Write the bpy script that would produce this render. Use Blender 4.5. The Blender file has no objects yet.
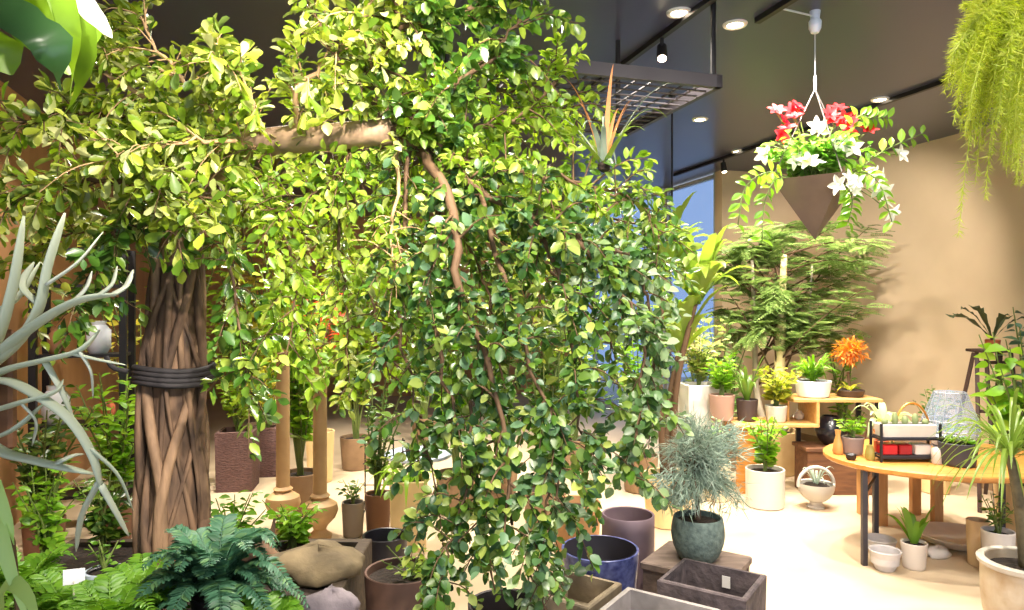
import bpy, math, random
import numpy as np
R = random.Random(7)
NR = np.random.RandomState(7)
W, H, F, E = 1024, 610, 700.0, 1.75
HC = 3.45
C = bpy.context.scene.collection

def P(px, py, D):
    return np.array([(px - 512) * D / F, D, E - (py - 305) * D / F])
def onz(px, py, z):
    D = F * (E - z) / (py - 305)
    return P(px, py, D)
def at(px, D, z=0.0):
    return np.array([(px - 512) * D / F, D, z])
def nz(v):
    v = np.asarray(v, float)
    return v / (np.linalg.norm(v, axis=-1, keepdims=True) + 1e-12)
U = nz([-0.303, 1.0, 0]); V = nz([1.0, 0.303, 0])          # the room's two directions

# ------------------------------------------------------------ materials
def lin(c):
    o = []
    for x in c[:3]:
        x = x / 255.0
        o.append(x / 12.92 if x <= .04045 else ((x + .055) / 1.055) ** 2.4)
    return (o[0], o[1], o[2], 1.0)
MATS = {}
def mat(name, col, rough=.6, metal=0.0, col2=None, scale=8.0, bump=0.0, stretch=(1, 1, 1), spec=.5, detail=5.0):
    if name in MATS: return MATS[name]
    m = bpy.data.materials.new(name); m.use_nodes = True
    nt = m.node_tree; b = nt.nodes['Principled BSDF']
    b.inputs['Base Color'].default_value = lin(col)
    b.inputs['Roughness'].default_value = rough
    b.inputs['Metallic'].default_value = metal
    b.inputs['Specular IOR Level'].default_value = spec
    if col2 or bump:
        tc = nt.nodes.new('ShaderNodeTexCoord'); mp = nt.nodes.new('ShaderNodeMapping')
        mp.inputs['Scale'].default_value = stretch
        no = nt.nodes.new('ShaderNodeTexNoise'); no.inputs['Scale'].default_value = scale
        no.inputs['Detail'].default_value = detail
        nt.links.new(tc.outputs['Object'], mp.inputs[0]); nt.links.new(mp.outputs[0], no.inputs['Vector'])
        if col2:
            cr = nt.nodes.new('ShaderNodeValToRGB')
            cr.color_ramp.elements[0].position = .32; cr.color_ramp.elements[1].position = .68
            cr.color_ramp.elements[0].color = lin(col); cr.color_ramp.elements[1].color = lin(col2)
            nt.links.new(no.outputs[0], cr.inputs[0]); nt.links.new(cr.outputs[0], b.inputs['Base Color'])
        if bump:
            bp = nt.nodes.new('ShaderNodeBump'); bp.inputs['Strength'].default_value = bump
            bp.inputs['Distance'].default_value = .02
            nt.links.new(no.outputs[0], bp.inputs['Height']); nt.links.new(bp.outputs[0], b.inputs['Normal'])
    MATS[name] = m
    return m
def leafmat(name, cols, rough=.38, trans=.38, gloss=.5):
    """each leaf takes its own colour from the list"""
    if name in MATS: return MATS[name]
    m = bpy.data.materials.new(name); m.use_nodes = True
    nt = m.node_tree; b = nt.nodes['Principled BSDF']; out = nt.nodes['Material Output']
    g = nt.nodes.new('ShaderNodeNewGeometry'); cr = nt.nodes.new('ShaderNodeValToRGB')
    el = cr.color_ramp.elements
    while len(el) < len(cols): el.new(.5)
    for i, c in enumerate(cols):
        el[i].position = i / max(1, len(cols) - 1); el[i].color = lin(c)
    nt.links.new(g.outputs['Random Per Island'], cr.inputs[0])
    nt.links.new(cr.outputs[0], b.inputs['Base Color'])
    b.inputs['Roughness'].default_value = rough; b.inputs['Specular IOR Level'].default_value = gloss
    t = nt.nodes.new('ShaderNodeBsdfTranslucent'); mx = nt.nodes.new('ShaderNodeMixShader')
    hs = nt.nodes.new('ShaderNodeHueSaturation'); hs.inputs['Hue'].default_value = .497; hs.inputs['Saturation'].default_value = 1.05; hs.inputs['Value'].default_value = 1.45
    nt.links.new(cr.outputs[0], hs.inputs['Color']); nt.links.new(hs.outputs[0], t.inputs[0])
    mx.inputs[0].default_value = trans
    nt.links.new(b.outputs[0], mx.inputs[1]); nt.links.new(t.outputs[0], mx.inputs[2]); nt.links.new(mx.outputs[0], out.inputs[0])
    MATS[name] = m
    return m
def emis(name, col, s):
    m = bpy.data.materials.new(name); m.use_nodes = True
    b = m.node_tree.nodes['Principled BSDF']
    b.inputs['Base Color'].default_value = lin(col); b.inputs['Emission Color'].default_value = lin(col); b.inputs['Emission Strength'].default_value = s
    return m
def glassmat(name, tint, fac=.12, rough=.05):
    m = bpy.data.materials.new(name); m.use_nodes = True
    nt = m.node_tree; out = nt.nodes['Material Output']; b = nt.nodes['Principled BSDF']
    b.inputs['Base Color'].default_value = lin(tint); b.inputs['Roughness'].default_value = rough
    t = nt.nodes.new('ShaderNodeBsdfTransparent'); t.inputs[0].default_value = lin([min(255, x + 20) for x in tint])
    mx = nt.nodes.new('ShaderNodeMixShader'); mx.inputs[0].default_value = fac
    nt.links.new(t.outputs[0], mx.inputs[1]); nt.links.new(b.outputs[0], mx.inputs[2]); nt.links.new(mx.outputs[0], out.inputs[0])
    return m

# ------------------------------------------------------------ mesh builder
class MB:
    def __init__(s): s.v = []; s.f = []; s.n = 0
    def add(s, v, f):
        v = np.asarray(v, float).reshape(-1, 3); s.v.append(v)
        k = s.n
        s.f.extend([tuple(i + k for i in q) for q in f]); s.n += len(v); return s
    def tube(s, pts, rad, seg=8, cap=True, flat=None):
        pts = np.asarray(pts, float); n = len(pts)
        rad = np.broadcast_to(np.asarray(rad, float), (n,))
        tg = nz(np.gradient(pts, axis=0)); up = np.array([0, 0, 1.0])
        if abs(tg[0][2]) > .9: up = np.array([1.0, 0, 0])
        a = nz(np.cross(tg[0], up)); vs = []
        for i in range(n):
            a = nz(a - tg[i] * np.dot(a, tg[i])); b = np.cross(tg[i], a)
            for k in range(seg):
                t = 2 * math.pi * k / seg
                vs.append(pts[i] + rad[i] * (math.cos(t) * a + math.sin(t) * b * (flat or 1)))
        f = [(i * seg + k, i * seg + (k + 1) % seg, (i + 1) * seg + (k + 1) % seg, (i + 1) * seg + k) for i in range(n - 1) for k in range(seg)]
        if cap: f += [tuple(range(seg))[::-1], tuple(range((n - 1) * seg, n * seg))]
        return s.add(vs, f)
    def box(s, c, size, rz=0.0, bev=0.0):
        x, y, z = [q / 2 for q in size]; ca, sa = math.cos(rz), math.sin(rz)
        b = min(bev, x * .5, y * .5, z * .5)
        vs = []
        if b <= 0:
            for dz in (-z, z):
                for dx, dy in ((-x, -y), (x, -y), (x, y), (-x, y)): vs.append((dx, dy, dz))
            f = [(3, 2, 1, 0), (4, 5, 6, 7)] + [(i, (i + 1) % 4, 4 + (i + 1) % 4, 4 + i) for i in range(4)]
        else:
            rings = [(-z, b), (-z + b, 0), (z - b, 0), (z, b)]
            for dz, q in rings:
                e = b if q == 0 else b
                X, Y = x - q, y - q
                vs += [(-X + e, -Y, dz), (X - e, -Y, dz), (X, -Y + e, dz), (X, Y - e, dz), (X - e, Y, dz), (-X + e, Y, dz), (-X, Y - e, dz), (-X, -Y + e, dz)]
            f = [tuple(range(8))[::-1], tuple(range(24, 32))] + [(r * 8 + i, r * 8 + (i + 1) % 8, r * 8 + 8 + (i + 1) % 8, r * 8 + 8 + i) for r in range(3) for i in range(8)]
        vs = [(c[0] + p[0] * ca - p[1] * sa, c[1] + p[0] * sa + p[1] * ca, c[2] + p[2]) for p in vs]
        return s.add(vs, f)
    def lathe(s, c, prof, seg=28, cap=True, rz=0.0):
        vs = []
        for r, z in prof:
            for k in range(seg):
                t = 2 * math.pi * k / seg + rz
                vs.append((c[0] + r * math.cos(t), c[1] + r * math.sin(t), c[2] + z))
        n = len(prof)
        f = [(i * seg + k, i * seg + (k + 1) % seg, (i + 1) * seg + (k + 1) % seg, (i + 1) * seg + k) for i in range(n - 1) for k in range(seg)]
        if cap and prof[0][0] > 1e-4: f.append(tuple(range(seg))[::-1])
        if cap and prof[-1][0] > 1e-4: f.append(tuple(range((n - 1) * seg, n * seg)))
        return s.add(vs, f)
    def rectpot(s, c, w, d, h, t, rz, taper=1.0, depth=None):
        """open box with thick walls, base centre at c"""
        ca, sa = math.cos(rz), math.sin(rz); vs = []
        depth = depth or h - .03
        for (x, y, z) in ((w / 2 * taper, d / 2 * taper, 0), (w / 2, d / 2, h - .006), (w / 2 - .006, d / 2 - .006, h), (w / 2 - t, d / 2 - t, h), (w / 2 - t - .004, d / 2 - t - .004, h - depth)):
            for sx, sy in ((-1, -1), (1, -1), (1, 1), (-1, 1)):
                X, Y = sx * x, sy * y
                vs.append((c[0] + X * ca - Y * sa, c[1] + X * sa + Y * ca, c[2] + z))
        f = [(3, 2, 1, 0), (16, 17, 18, 19)] + [(r * 4 + i, r * 4 + (i + 1) % 4, r * 4 + 4 + (i + 1) % 4, r * 4 + 4 + i) for r in range(4) for i in range(4)]
        return s.add(vs, f)
    def ribbon(s, pts, wid, up=(0, 0, 1), fold=.25, wave=0.0):
        pts = np.asarray(pts, float); n = len(pts); tg = nz(np.gradient(pts, axis=0)); up = np.asarray(up, float)
        sd = nz(np.cross(tg, up)); nn = nz(np.cross(sd, tg)); vs = []
        for i in range(n):
            w = wid[i]; o = fold * w + wave * w * math.sin(i * 2.1)
            vs += [pts[i] - sd[i] * w + nn[i] * o, pts[i], pts[i] + sd[i] * w + nn[i] * (fold * w - wave * w * math.sin(i * 2.1 + 1))]
        f = []
        for i in range(n - 1):
            a = 3 * i; f += [(a, a + 1, a + 4, a + 3), (a + 1, a + 2, a + 5, a + 4)]
        return s.add(vs, f)
    def inst(s, tpl, pos, d, nrm, sc, wsc=1.0):
        tv, tf = tpl; pos = np.asarray(pos, float).reshape(-1, 3); m = len(pos)
        d = nz(np.broadcast_to(d, (m, 3))); nrm = np.broadcast_to(nrm, (m, 3)) + NR.normal(0, 1e-3, (m, 3))
        nrm = nz(nrm - d * np.sum(nrm * d, 1, keepdims=True)); sd = np.cross(d, nrm)
        sc = np.broadcast_to(np.asarray(sc, float), (m,)); wsc = np.broadcast_to(np.asarray(wsc, float), (m,))
        vs = pos[:, None, :] + sc[:, None, None] * (tv[None, :, 0:1] * wsc[:, None, None] * sd[:, None, :] + tv[None, :, 1:2] * d[:, None, :] + tv[None, :, 2:3] * nrm[:, None, :])
        k = len(tv); base = s.n
        s.v.append(vs.reshape(-1, 3)); s.n += m * k
        for i in range(m):
            o = base + i * k
            s.f.extend([tuple(q + o for q in t) for t in tf])
        return s
    def build(s, name, m, parent=None, smooth=True):
        v = np.concatenate(s.v) if s.v else np.zeros((0, 3))
        root = parent
        off = np.zeros(3)
        while root is not None:
            off = off + np.array(root.location); root = root.parent
        me = bpy.data.meshes.new(name)
        me.from_pydata((v - off).tolist(), [], s.f)
        me.materials.append(m)
        if smooth:
            me.polygons.foreach_set('use_smooth', [True] * len(me.polygons))
            if smooth != 'all': me.set_sharp_from_angle(angle=math.radians(42))
        o = bpy.data.objects.new(name, me); C.objects.link(o)
        if parent is not None: o.parent = parent
        return o

def thing(name, label, cat, loc=(0, 0, 0), group=None):
    o = bpy.data.objects.new(name, None); C.objects.link(o)
    o.empty_display_size = .05
    o.location = tuple(float(q) for q in loc); o['label'] = label; o['category'] = cat
    if group: o['group'] = group
    return o
def tag(o, label, cat, group=None):
    o['label'] = label; o['category'] = cat
    if group: o['group'] = group
    return o
def struct(name, mb, m, parent=None, smooth=False):
    o = mb.build(name, m, parent, smooth)
    if parent is None: o['kind'] = 'structure'
    return o
def dup(t, loc, label=None):
    r = t.copy(); C.objects.link(r); r.location = tuple(float(q) for q in loc)
    if label: r['label'] = label
    for ch in list(t.children):
        c = ch.copy(); C.objects.link(c); c.parent = r
        for g in ch.children:
            d = g.copy(); C.objects.link(d); d.parent = c
    return r

# ------------------------------------------------------------ leaf shapes (length 1 along +y)
def leaf_tpl(w=.28, rows=(.28, .55, .8), shape=(.8, 1.0, .62), fold=.12, curl=-.12):
    v = [(0, 0, 0)]
    for y, k in zip(rows, shape):
        z = curl * y * y
        v += [(-w * k, y, z + fold * k), (0, y, z), (w * k, y, z + fold * k)]
    v.append((0, 1, curl)); n = len(rows); t = len(v) - 1
    f = [(0, 2, 1), (0, 3, 2)]
    for i in range(n - 1):
        a = 1 + 3 * i; f += [(a, a + 1, a + 4, a + 3), (a + 1, a + 2, a + 5, a + 4)]
    a = 1 + 3 * (n - 1); f += [(a, a + 1, t), (a + 1, a + 2, t)]
    return np.array(v, float), f
OVAL = leaf_tpl(.27)
ROUND = leaf_tpl(.36, (.2, .5, .8), (.74, 1.0, .66), .12, -.16)
LANCE = leaf_tpl(.13, (.25, .5, .8), (.9, 1.0, .5), .05, -.18)
HEART = leaf_tpl(.4, (.08, .35, .7), (.75, 1.0, .55), .08, -.2)
OBOV = leaf_tpl(.24, (.3, .65, .88), (.55, 1.0, .75), .1, -.1)
NEEDLE = (np.array([(-.03, 0, 0), (.03, 0, 0), (0, 1, -.05), (0, .3, .04)], float), [(0, 3, 2), (3, 1, 2)])
DIAM = (np.array([(0, 0, 0), (-.25, .5, .06), (.25, .5, .06), (0, 1, -.05)], float), [(0, 2, 3, 1)])
def compound(n=9, ll=.2):
    v, f = [], []
    for i in range(n):
        y = .12 + .85 * i / (n - 1); L = ll * (1 - .55 * (i / (n - 1)) ** 2) * (1 if i else .7)
        for sx in (-1, 1):
            k = len(v); z = -.25 * y * y
            v += [(0, y, z), (sx * L * .5, y - .03, z + .02), (sx * L * .5, y + .075, z + .02), (sx * L, y + .08, z - .02)]
            f.append((k, k + 1, k + 3, k + 2) if sx > 0 else (k, k + 2, k + 3, k + 1))
    k = len(v); v += [(-.008, 0, 0), (.008, 0, 0), (.004, 1, -.25), (-.004, 1, -.25)]; f.append((k, k + 1, k + 2, k + 3))
    return np.array(v, float), f
COMP = compound(10, .3)
def bez(pts, n=12):
    """smooth curve through points"""
    p = np.asarray(pts, float)
    if len(p) == 2: return p[0] + (p[1] - p[0]) * np.linspace(0, 1, n)[:, None]
    q = np.vstack([2 * p[0] - p[1], p, 2 * p[-1] - p[-2]]); out = []
    m = len(p) - 1
    for i in range(n):
        t = i / (n - 1) * m; k = min(int(t), m - 1); t -= k
        a, b, c, d = q[k], q[k + 1], q[k + 2], q[k + 3]
        out.append(.5 * (2 * b + (c - a) * t + (2 * a - 5 * b + 4 * c - d) * t * t + (3 * b - a - 3 * c + d) * t ** 3))
    return np.array(out)
def rnd3(s=1.0): return NR.normal(0, s, 3)
Z = np.array([0, 0, 1.0])

# ------------------------------------------------------------ palette
BARK = mat('bark', (48, 34, 25), .85, 0, (124, 96, 72), 14, .8, (1, 1, .25))
BARKP = mat('pale_bark', (172, 142, 112), .8, 0, (120, 98, 78), 9, .5, (1, 1, 1))
TWIG = mat('twig', (94, 70, 46), .8)
TWIGP = mat('pale_twig', (168, 136, 98), .8)
STEMG = mat('green_stem', (96, 112, 52), .6)
SOIL = mat('soil', (52, 38, 28), .95, 0, (24, 18, 14), 40, .8)
L_LEFT = leafmat('leaf_pale_highlight', [(96, 128, 32), (146, 166, 48), (184, 192, 88), (76, 108, 28), (208, 208, 146), (118, 146, 34), (62, 92, 28), (168, 178, 58)], .38, .38, .5)  # palest tones put highlights into the leaf colour
L_MID = leafmat('leaf_lime', [(108, 144, 34), (148, 172, 52), (84, 122, 32), (172, 188, 82), (126, 156, 40), (70, 106, 30)], .4, .4, .5)
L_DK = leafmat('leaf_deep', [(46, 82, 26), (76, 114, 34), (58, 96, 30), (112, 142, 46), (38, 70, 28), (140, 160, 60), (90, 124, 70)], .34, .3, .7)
L_CUR = leafmat('leaf_curtain', [(42, 78, 28), (78, 116, 36), (124, 148, 54), (52, 90, 32), (160, 172, 84), (66, 104, 44), (34, 66, 30), (104, 138, 100), (58, 98, 34)], .38, .32, .5)  # bluish-pale tone paints sky reflection onto some leaves
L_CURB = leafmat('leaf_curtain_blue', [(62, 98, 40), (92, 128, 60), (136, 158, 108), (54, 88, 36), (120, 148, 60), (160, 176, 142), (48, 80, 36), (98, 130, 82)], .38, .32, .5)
L_BRT = leafmat('leaf_bright', [(120, 168, 40), (96, 146, 32), (150, 188, 60), (84, 130, 36)], .35, .4)
L_YEL = leafmat('leaf_yellow', [(190, 182, 50), (214, 204, 84), (160, 164, 44), (222, 210, 120)], .4, .4)
L_FERNB = leafmat('leaf_bluefern', [(56, 98, 74), (74, 118, 88), (46, 84, 62), (96, 134, 84)], .5, .25)
L_FERN = leafmat('leaf_fern', [(86, 136, 34), (112, 156, 44), (70, 116, 30)], .45, .35)
L_FEA = leafmat('leaf_feather', [(112, 140, 70), (138, 160, 88), (92, 120, 60), (160, 176, 110)], .5, .42)
L_OLD = leafmat('leaf_olive', [(74, 82, 48), (58, 68, 40), (96, 98, 60)], .6, .2)
L_ASP = leafmat('leaf_asparagus', [(176, 186, 54), (152, 170, 46), (194, 198, 84), (124, 146, 42)], .5, .5)
L_STAG = leafmat('leaf_stag', [(186, 192, 172), (174, 184, 158), (198, 202, 186)], .6, .15)
L_NEST = leafmat('leaf_nest', [(160, 178, 26), (136, 164, 32), (104, 142, 42), (150, 172, 28)], .4, .42)
L_NESTD = leafmat('leaf_nest_deep', [(58, 98, 54), (74, 114, 60)], .3, .2)
L_BLUE = leafmat('leaf_bluegrey', [(138, 156, 140), (116, 138, 122), (160, 174, 156), (96, 118, 100)], .6, .25)
L_ORG = leafmat('leaf_orange', [(206, 128, 40), (226, 156, 66), (184, 100, 34), (232, 178, 90)], .6, .4)
L_RED = leafmat('leaf_red', [(204, 70, 50), (222, 96, 64), (190, 120, 60)], .5, .4)
L_VAR = leafmat('leaf_striped', [(150, 190, 90), (190, 212, 150), (110, 160, 70)], .4, .35)
L_TEAL = leafmat('leaf_teal', [(78, 112, 92), (100, 134, 110), (60, 96, 76)], .4, .2)
L_PALM = leafmat('leaf_palm', [(132, 162, 56), (176, 192, 92), (96, 132, 46), (200, 208, 132)], .35, .35)
PET_W = leafmat('petal_white', [(216, 216, 204), (226, 226, 214)], .5, .35)
PET_R = leafmat('petal_red', [(206, 34, 40), (222, 60, 62), (180, 22, 32)], .5, .3)
BLACK = mat('black_metal', (24, 22, 24), .45)
DARKST = mat('dark_steel', (62, 58, 62), .45, .3)
WHITEP = mat('white_glaze', (208, 200, 188), .45, 0, (196, 186, 172), 6)
CREAM = mat('cream_clay', (226, 196, 142), .7, 0, (212, 180, 126), 6)
PLY = mat('ply', (214, 170, 104), .55, 0, (196, 148, 84), 5, 0, (1, 8, 8))
WOODO = mat('honey_wood', (206, 146, 70), .4, 0, (178, 116, 50), 4, 0, (1, 9, 9))
WOODB = mat('brown_wood', (126, 84, 52), .7, 0, (96, 62, 40), 5, .2, (1, 6, 6))
WOODT = mat('tan_wood', (200, 150, 92), .6, 0, (178, 128, 74), 5, 0, (6, 6, 1))

# ------------------------------------------------------------ setting
def wallbox(a, b, z0, z1, t, outward):
    """wall between plan points a, b; thickness t to the side `outward`"""
    a = np.array([a[0], a[1], 0.]); b = np.array([b[0], b[1], 0.]); o = np.array([outward[0], outward[1], 0.]) * t
    vs = [q + np.array([0, 0, z]) for z in (z0, z1) for q in (a, b, b + o, a + o)]
    f = [(3, 2, 1, 0), (4, 5, 6, 7)] + [(i, (i + 1) % 4, 4 + (i + 1) % 4, 4 + i) for i in range(4)]
    return MB().add(vs, f)
CRN = np.array([3.76, 9.15, 0.])                      # corner of right and back walls
END = CRN - V * 1.167 + U * 5.2
RET = CRN - V * 1.167                                 # left end of the back wall
m_floor = mat('floor_concrete', (206, 186, 156), .42, 0, (192, 171, 141), 1.6, 0)
m_ceil = mat('ceiling_paint', (60, 62, 84), .28, 0)
m_wall = mat('wall_plaster', (208, 184, 152), .85, 0, (202, 178, 146), 3, .05)
m_warm = mat('wall_warm', (194, 146, 98), .7, 0, (172, 124, 80), 3, 0, (1, 1, .15))
fl = MB().add([(-9, -1.5, 0), (8, -1.5, 0), (8, 17, 0), (-9, 17, 0), (-9, -1.5, -.2), (8, -1.5, -.2), (8, 17, -.2), (-9, 17, -.2)],
              [(0, 1, 2, 3), (7, 6, 5, 4), (0, 4, 5, 1), (1, 5, 6, 2), (2, 6, 7, 3), (3, 7, 4, 0)])
struct('floor', fl, m_floor)
cp = [(-9, -1.5), ((CRN - U * 11 + V * .15)[0], -1.5), tuple((CRN + V * .15)[:2]), tuple((CRN + V * .15 + U * .15)[:2]), tuple((RET + U * .15 + V * .1)[:2]), tuple((END + V * .1)[:2]), tuple((END + V * .1 + U * 1.0)[:2]), (-9, 17)]
nc = len(cp)
cl = MB().add([(x, y, HC + dz) for dz in (0, .2) for x, y in cp], [tuple(range(nc))[::-1], tuple(range(nc, 2 * nc))] + [(i, (i + 1) % nc, nc + (i + 1) % nc, nc + i) for i in range(nc)])
struct('ceiling', cl, m_ceil)
nR = V; nL = -V
struct('wall_right', wallbox(CRN - U * 11, CRN, 0, HC, .15, nR), m_wall)
struct('wall_back', wallbox(RET, CRN + V * .15, 0, HC, .15, U), m_wall)
bb = wallbox(CRN - U * 11, CRN - U * .0, 0, .09, -.018, nR); struct('baseboard_right', bb, mat('baseboard_paint', (150, 122, 92), .6))
LW = np.array([-3.6, 4.4, 0.])
struct('wall_left', wallbox(LW - U * 6, LW + U * 9, 0, HC, .15, nL), m_warm)
struct('wall_far', wallbox(LW + U * 9 - V * .2, END + V * .2, 0, HC, .15, U), m_warm)
# glazed side wall of the further bay
gm = glassmat('pane_glass', (160, 172, 190), .12, .08)
frame_m = mat('window_aluminium', (196, 200, 208), .4, .4)
def glazing(n, s0, s1):
    a, b = RET + U * s0, RET + U * s1
    w = MB()
    for s in (s0 + .025, s1 - .025):
        c = RET + U * s + V * .05; w.box((c[0], c[1], HC / 2), (.07, .05, HC), math.atan2(V[1], V[0]))
    for z in (.04, 1.1, 2.35, HC - .04):
        c = (a + b) / 2 + V * .05
        w.box((c[0], c[1], z), (.06, s1 - s0 - .1, .05), math.atan2(V[1], V[0]))
    o = struct('window_%d' % n, w, frame_m)
    p = wallbox(a + U * .05 + V * .04, b - U * .05 + V * .04, .06, HC - .06, .012, V)
    p.build('pane', gm, o, False)
glazing(1, .16, 1.45); glazing(2, 1.45, 2.75); glazing(3, 2.75, 4.05); glazing(4, 4.05, 5.2)

# ------------------------------------------------------------ ceiling fittings
def oncl(px, py, z=HC): return onz(px, py, z)
LAMP = emis('lamp_disc', (255, 236, 205), 14)
RIM = mat('lamp_rim', (225, 222, 216), .4)
spots = []
def downlight(px, py, label, first=[None]):
    c = oncl(px, py)
    if first[0] is None:
        t = thing('ceiling_downlight', label, 'ceiling light', c, 'recessed downlights in the dark ceiling')
        MB().lathe(c, [(.045, -.004), (.052, -.012), (.068, -.012), (.074, -.002), (.074, 0)], 24, False).build('rim', RIM, t)
        MB().lathe(c, [(.0, -.006), (.046, -.006), (.046, -.002)], 20).build('diffuser', LAMP, t)
        first[0] = t
    else:
        t = dup(first[0], c, label)
    spots.append(c)
downlight(735, 24, 'round recessed ceiling downlight above the hanging flower planter, by its ceiling hook')
downlight(700, 119, 'round recessed downlight in ceiling just right of the mesh rack')
downlight(880, 99, 'recessed downlight set beside the black track near the right wall')
downlight(738, 151, 'recessed downlight just above the back wall left of the hanging planter')
downlight(679, 12, 'recessed downlight above the black track spotlight head')
TRK = mat('track_black', (26, 24, 26), .5)
def track(a, b, label):
    a, b = np.array(a), np.array(b); c = (a + b) / 2
    m = MB(); L = np.linalg.norm(b - a)
    m.box((c[0], c[1], HC - .017), (.035, L, .034), math.atan2(b[1] - a[1], b[0] - a[0]) - math.pi / 2)
    t = thing('lighting_track', label, 'lighting track', (c[0], c[1], HC - .017))
    m.build('rail', TRK, t, False)
    return t
A1 = oncl(622, 63)
track(A1 - U * 3.0, A1 + U * 1.2, 'long black lighting track on ceiling running over the mesh rack')
A2 = oncl(948, 78)
track(A2 - U * 1.6, A2 + U * 4.0, 'black lighting track on ceiling running close to the beige right wall')
A3 = oncl(757, 18)
track(A3 - U * 2.2, A3, 'short black lighting track ending by the downlight above the hanging planter')
def trackspot(c, aim, label, lit=True):
    t = thing('track_spotlight', label, 'spotlight', c)
    MB().tube([c + Z * .005, c - Z * .06], .012, 8).build('mount_stem', TRK, t)
    d = nz(np.array(aim) - c); p = c - Z * .085
    MB().tube([p - d * .05, p + d * .045, p + d * .06], [.03, .034, .034], 14).build('lamp_head', TRK, t)
    MB().tube([p + d * .061, p + d * .063], [.027, .027], 14).build('lens', LAMP, t)
hd = oncl(678, 35) ; hd = A1 - U * np.dot(A1 - hd, U); hd[2] = HC - .034
trackspot(hd, (hd[0] - .3, hd[1] - 1.5, 1.0), 'glowing black spotlight head clipped to the track over the mesh rack')
h2 = A2 + U * 2.9; h2[2] = HC - .034
trackspot(h2, (h2[0] + .2, h2[1] - .6, .8), 'small black spotlight head at far end of the track by the back wall')
# suspended mesh rack
g0 = onz(718, 82, 3.0)
t = thing('hanging_mesh_rack', 'dark metal mesh rack hung from the ceiling on rods beside the tree crown', 'rack', g0)
gw, gl = 1.35, 1.15
fr = MB(); za = math.atan2(V[1], V[0])
def bar(m, a, b, w, h):
    a, b = np.array(a), np.array(b); c = (a + b) / 2; L = np.linalg.norm((b - a)[:2])
    m.box(c, (L + w, w, h), math.atan2(b[1] - a[1], b[0] - a[0]))
q = [g0, g0 - V * gw, g0 - V * gw + U * gl, g0 + U * gl]
for i in range(4): bar(fr, q[i], q[(i + 1) % 4], .035, .07)
fr.build('frame', DARKST, t, False)
wm = MB()
for i in range(1, 14):
    a = g0 - V * gw * i / 14; wm.tube([a - Z * .02, a + U * gl - Z * .02], .006, 5)
for i in range(1, 12):
    a = g0 + U * gl * i / 12; wm.tube([a - Z * .026, a - V * gw - Z * .026], .006, 5)
wm.build('mesh', DARKST, t)
gr = P(618, 112, 4.5); gr[2] = 2.97
for (p) in (g0 - V * .03, gr, g0 - V * gw * .97, g0 - V * gw * .97 + U * gl):
    MB().tube([p, (p[0], p[1], HC)], .016, 8).build('rod', BLACK, t)
p0 = oncl(672, 95)
t = thing('hanging_rod', 'thin black rod hanging from ceiling behind the mesh rack', 'rod', p0)
MB().tube([p0, p0 - Z * .9], .008, 8).build('rod_shaft', BLACK, t); MB().lathe(p0 - Z * .02, [(.03, .02), (.03, .005), (.01, 0)], 14).build('ceiling_mount', BLACK, t)

# ------------------------------------------------------------ plant + pot library
def pot_round(t, c, r, h, m, r0=None, lip=.012, belly=0.0, soil=True, fill=.9, foot=0, name='pot', smat=None):
    r0 = r0 or r * .85; prof = []
    n = 8
    for i in range(n + 1):
        k = i / n; prof.append((r0 + (r - r0) * k + belly * math.sin(math.pi * k), h * k))
    prof = [(r0 * .9, 0)] + prof[:]
    prof[1] = (prof[1][0], .008)
    prof += [(r - lip * .3, h + .004), (r - lip, h), (r - lip * 1.2 + belly * .1, h * fill)]
    prof += [(.0, h * fill - .004)] if not soil else [(0, h * fill - .02)]
    o = MB().lathe(c, prof, 32).build(name, m, t)
    if soil:
        rs = r - lip * 1.1
        so = MB(); so.lathe((c[0], c[1], c[2] + h * fill), [(rs, -.01), (rs * .97, .003), (rs * .5, .012), (0, .015)], 20)
        so.build('soil', smat or SOIL, t)
    return o
def leafy(t, base, h, spread, nst, m, tpl=OVAL, ls=.1, per=16, droop=.3, start=.25, stemr=.006, sm=None, name='foliage', lean=(0, 0), wj=.5, parent_name='stem'):
    st, fo = MB(), MB(); pos, dr, nr, sc = [], [], [], []
    base = np.asarray(base, float)
    for i in range(nst):
        a = 2 * math.pi * (i + R.random() * .7) / nst; rr = spread * math.sqrt(R.uniform(.05, 1)); hh = h * R.uniform(.65, 1)
        tip = base + np.array([math.cos(a) * rr + lean[0], math.sin(a) * rr + lean[1], hh])
        mid = base + (tip - base) * .5 + np.array([-math.cos(a), -math.sin(a), 0]) * rr * .2 + rnd3(.02 * h)
        p = bez([base + rnd3(.01) * np.array([1, 1, 0]), mid, tip], 8); st.tube(p, np.linspace(stemr, stemr * .4, 8), 5)
        for k in range(per):
            u = start + (1 - start) * (k + R.random()) / per; x = u * 7; j = min(int(x), 6); c = p[j] + (p[j + 1] - p[j]) * (x - j)
            tg = nz(p[j + 1] - p[j]); b = 2.4 * k + R.random()
            o = np.array([math.cos(b), math.sin(b), 0]); d = nz(o + tg * .55 - Z * droop * R.uniform(.2, 1.6) + rnd3(.2))
            pos.append(c + d * .012); dr.append(d); nr.append(Z * 1.0 + o * .2 + rnd3(wj)); sc.append(ls * R.uniform(.6, 1.15) * (1.1 - .45 * u))
    fo.inst(tpl, pos, np.array(dr), np.array(nr), sc)
    st.build(parent_name, sm or STEMG, t); fo.build(name, m, t, 'all')
def arch(base, az, L, rise, drop, n=9):
    o = np.array([math.cos(az), math.sin(az), 0]); k = np.linspace(0, 1, n)[:, None]; L = L / math.sqrt(1 + (.85 * rise) ** 2) * 1.25
    return base + o * L * (k * (1 - .12 * k)) + Z * (rise * L * (k * 1.6 - .6 * k * k) - drop * L * k ** 2.2)
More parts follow.
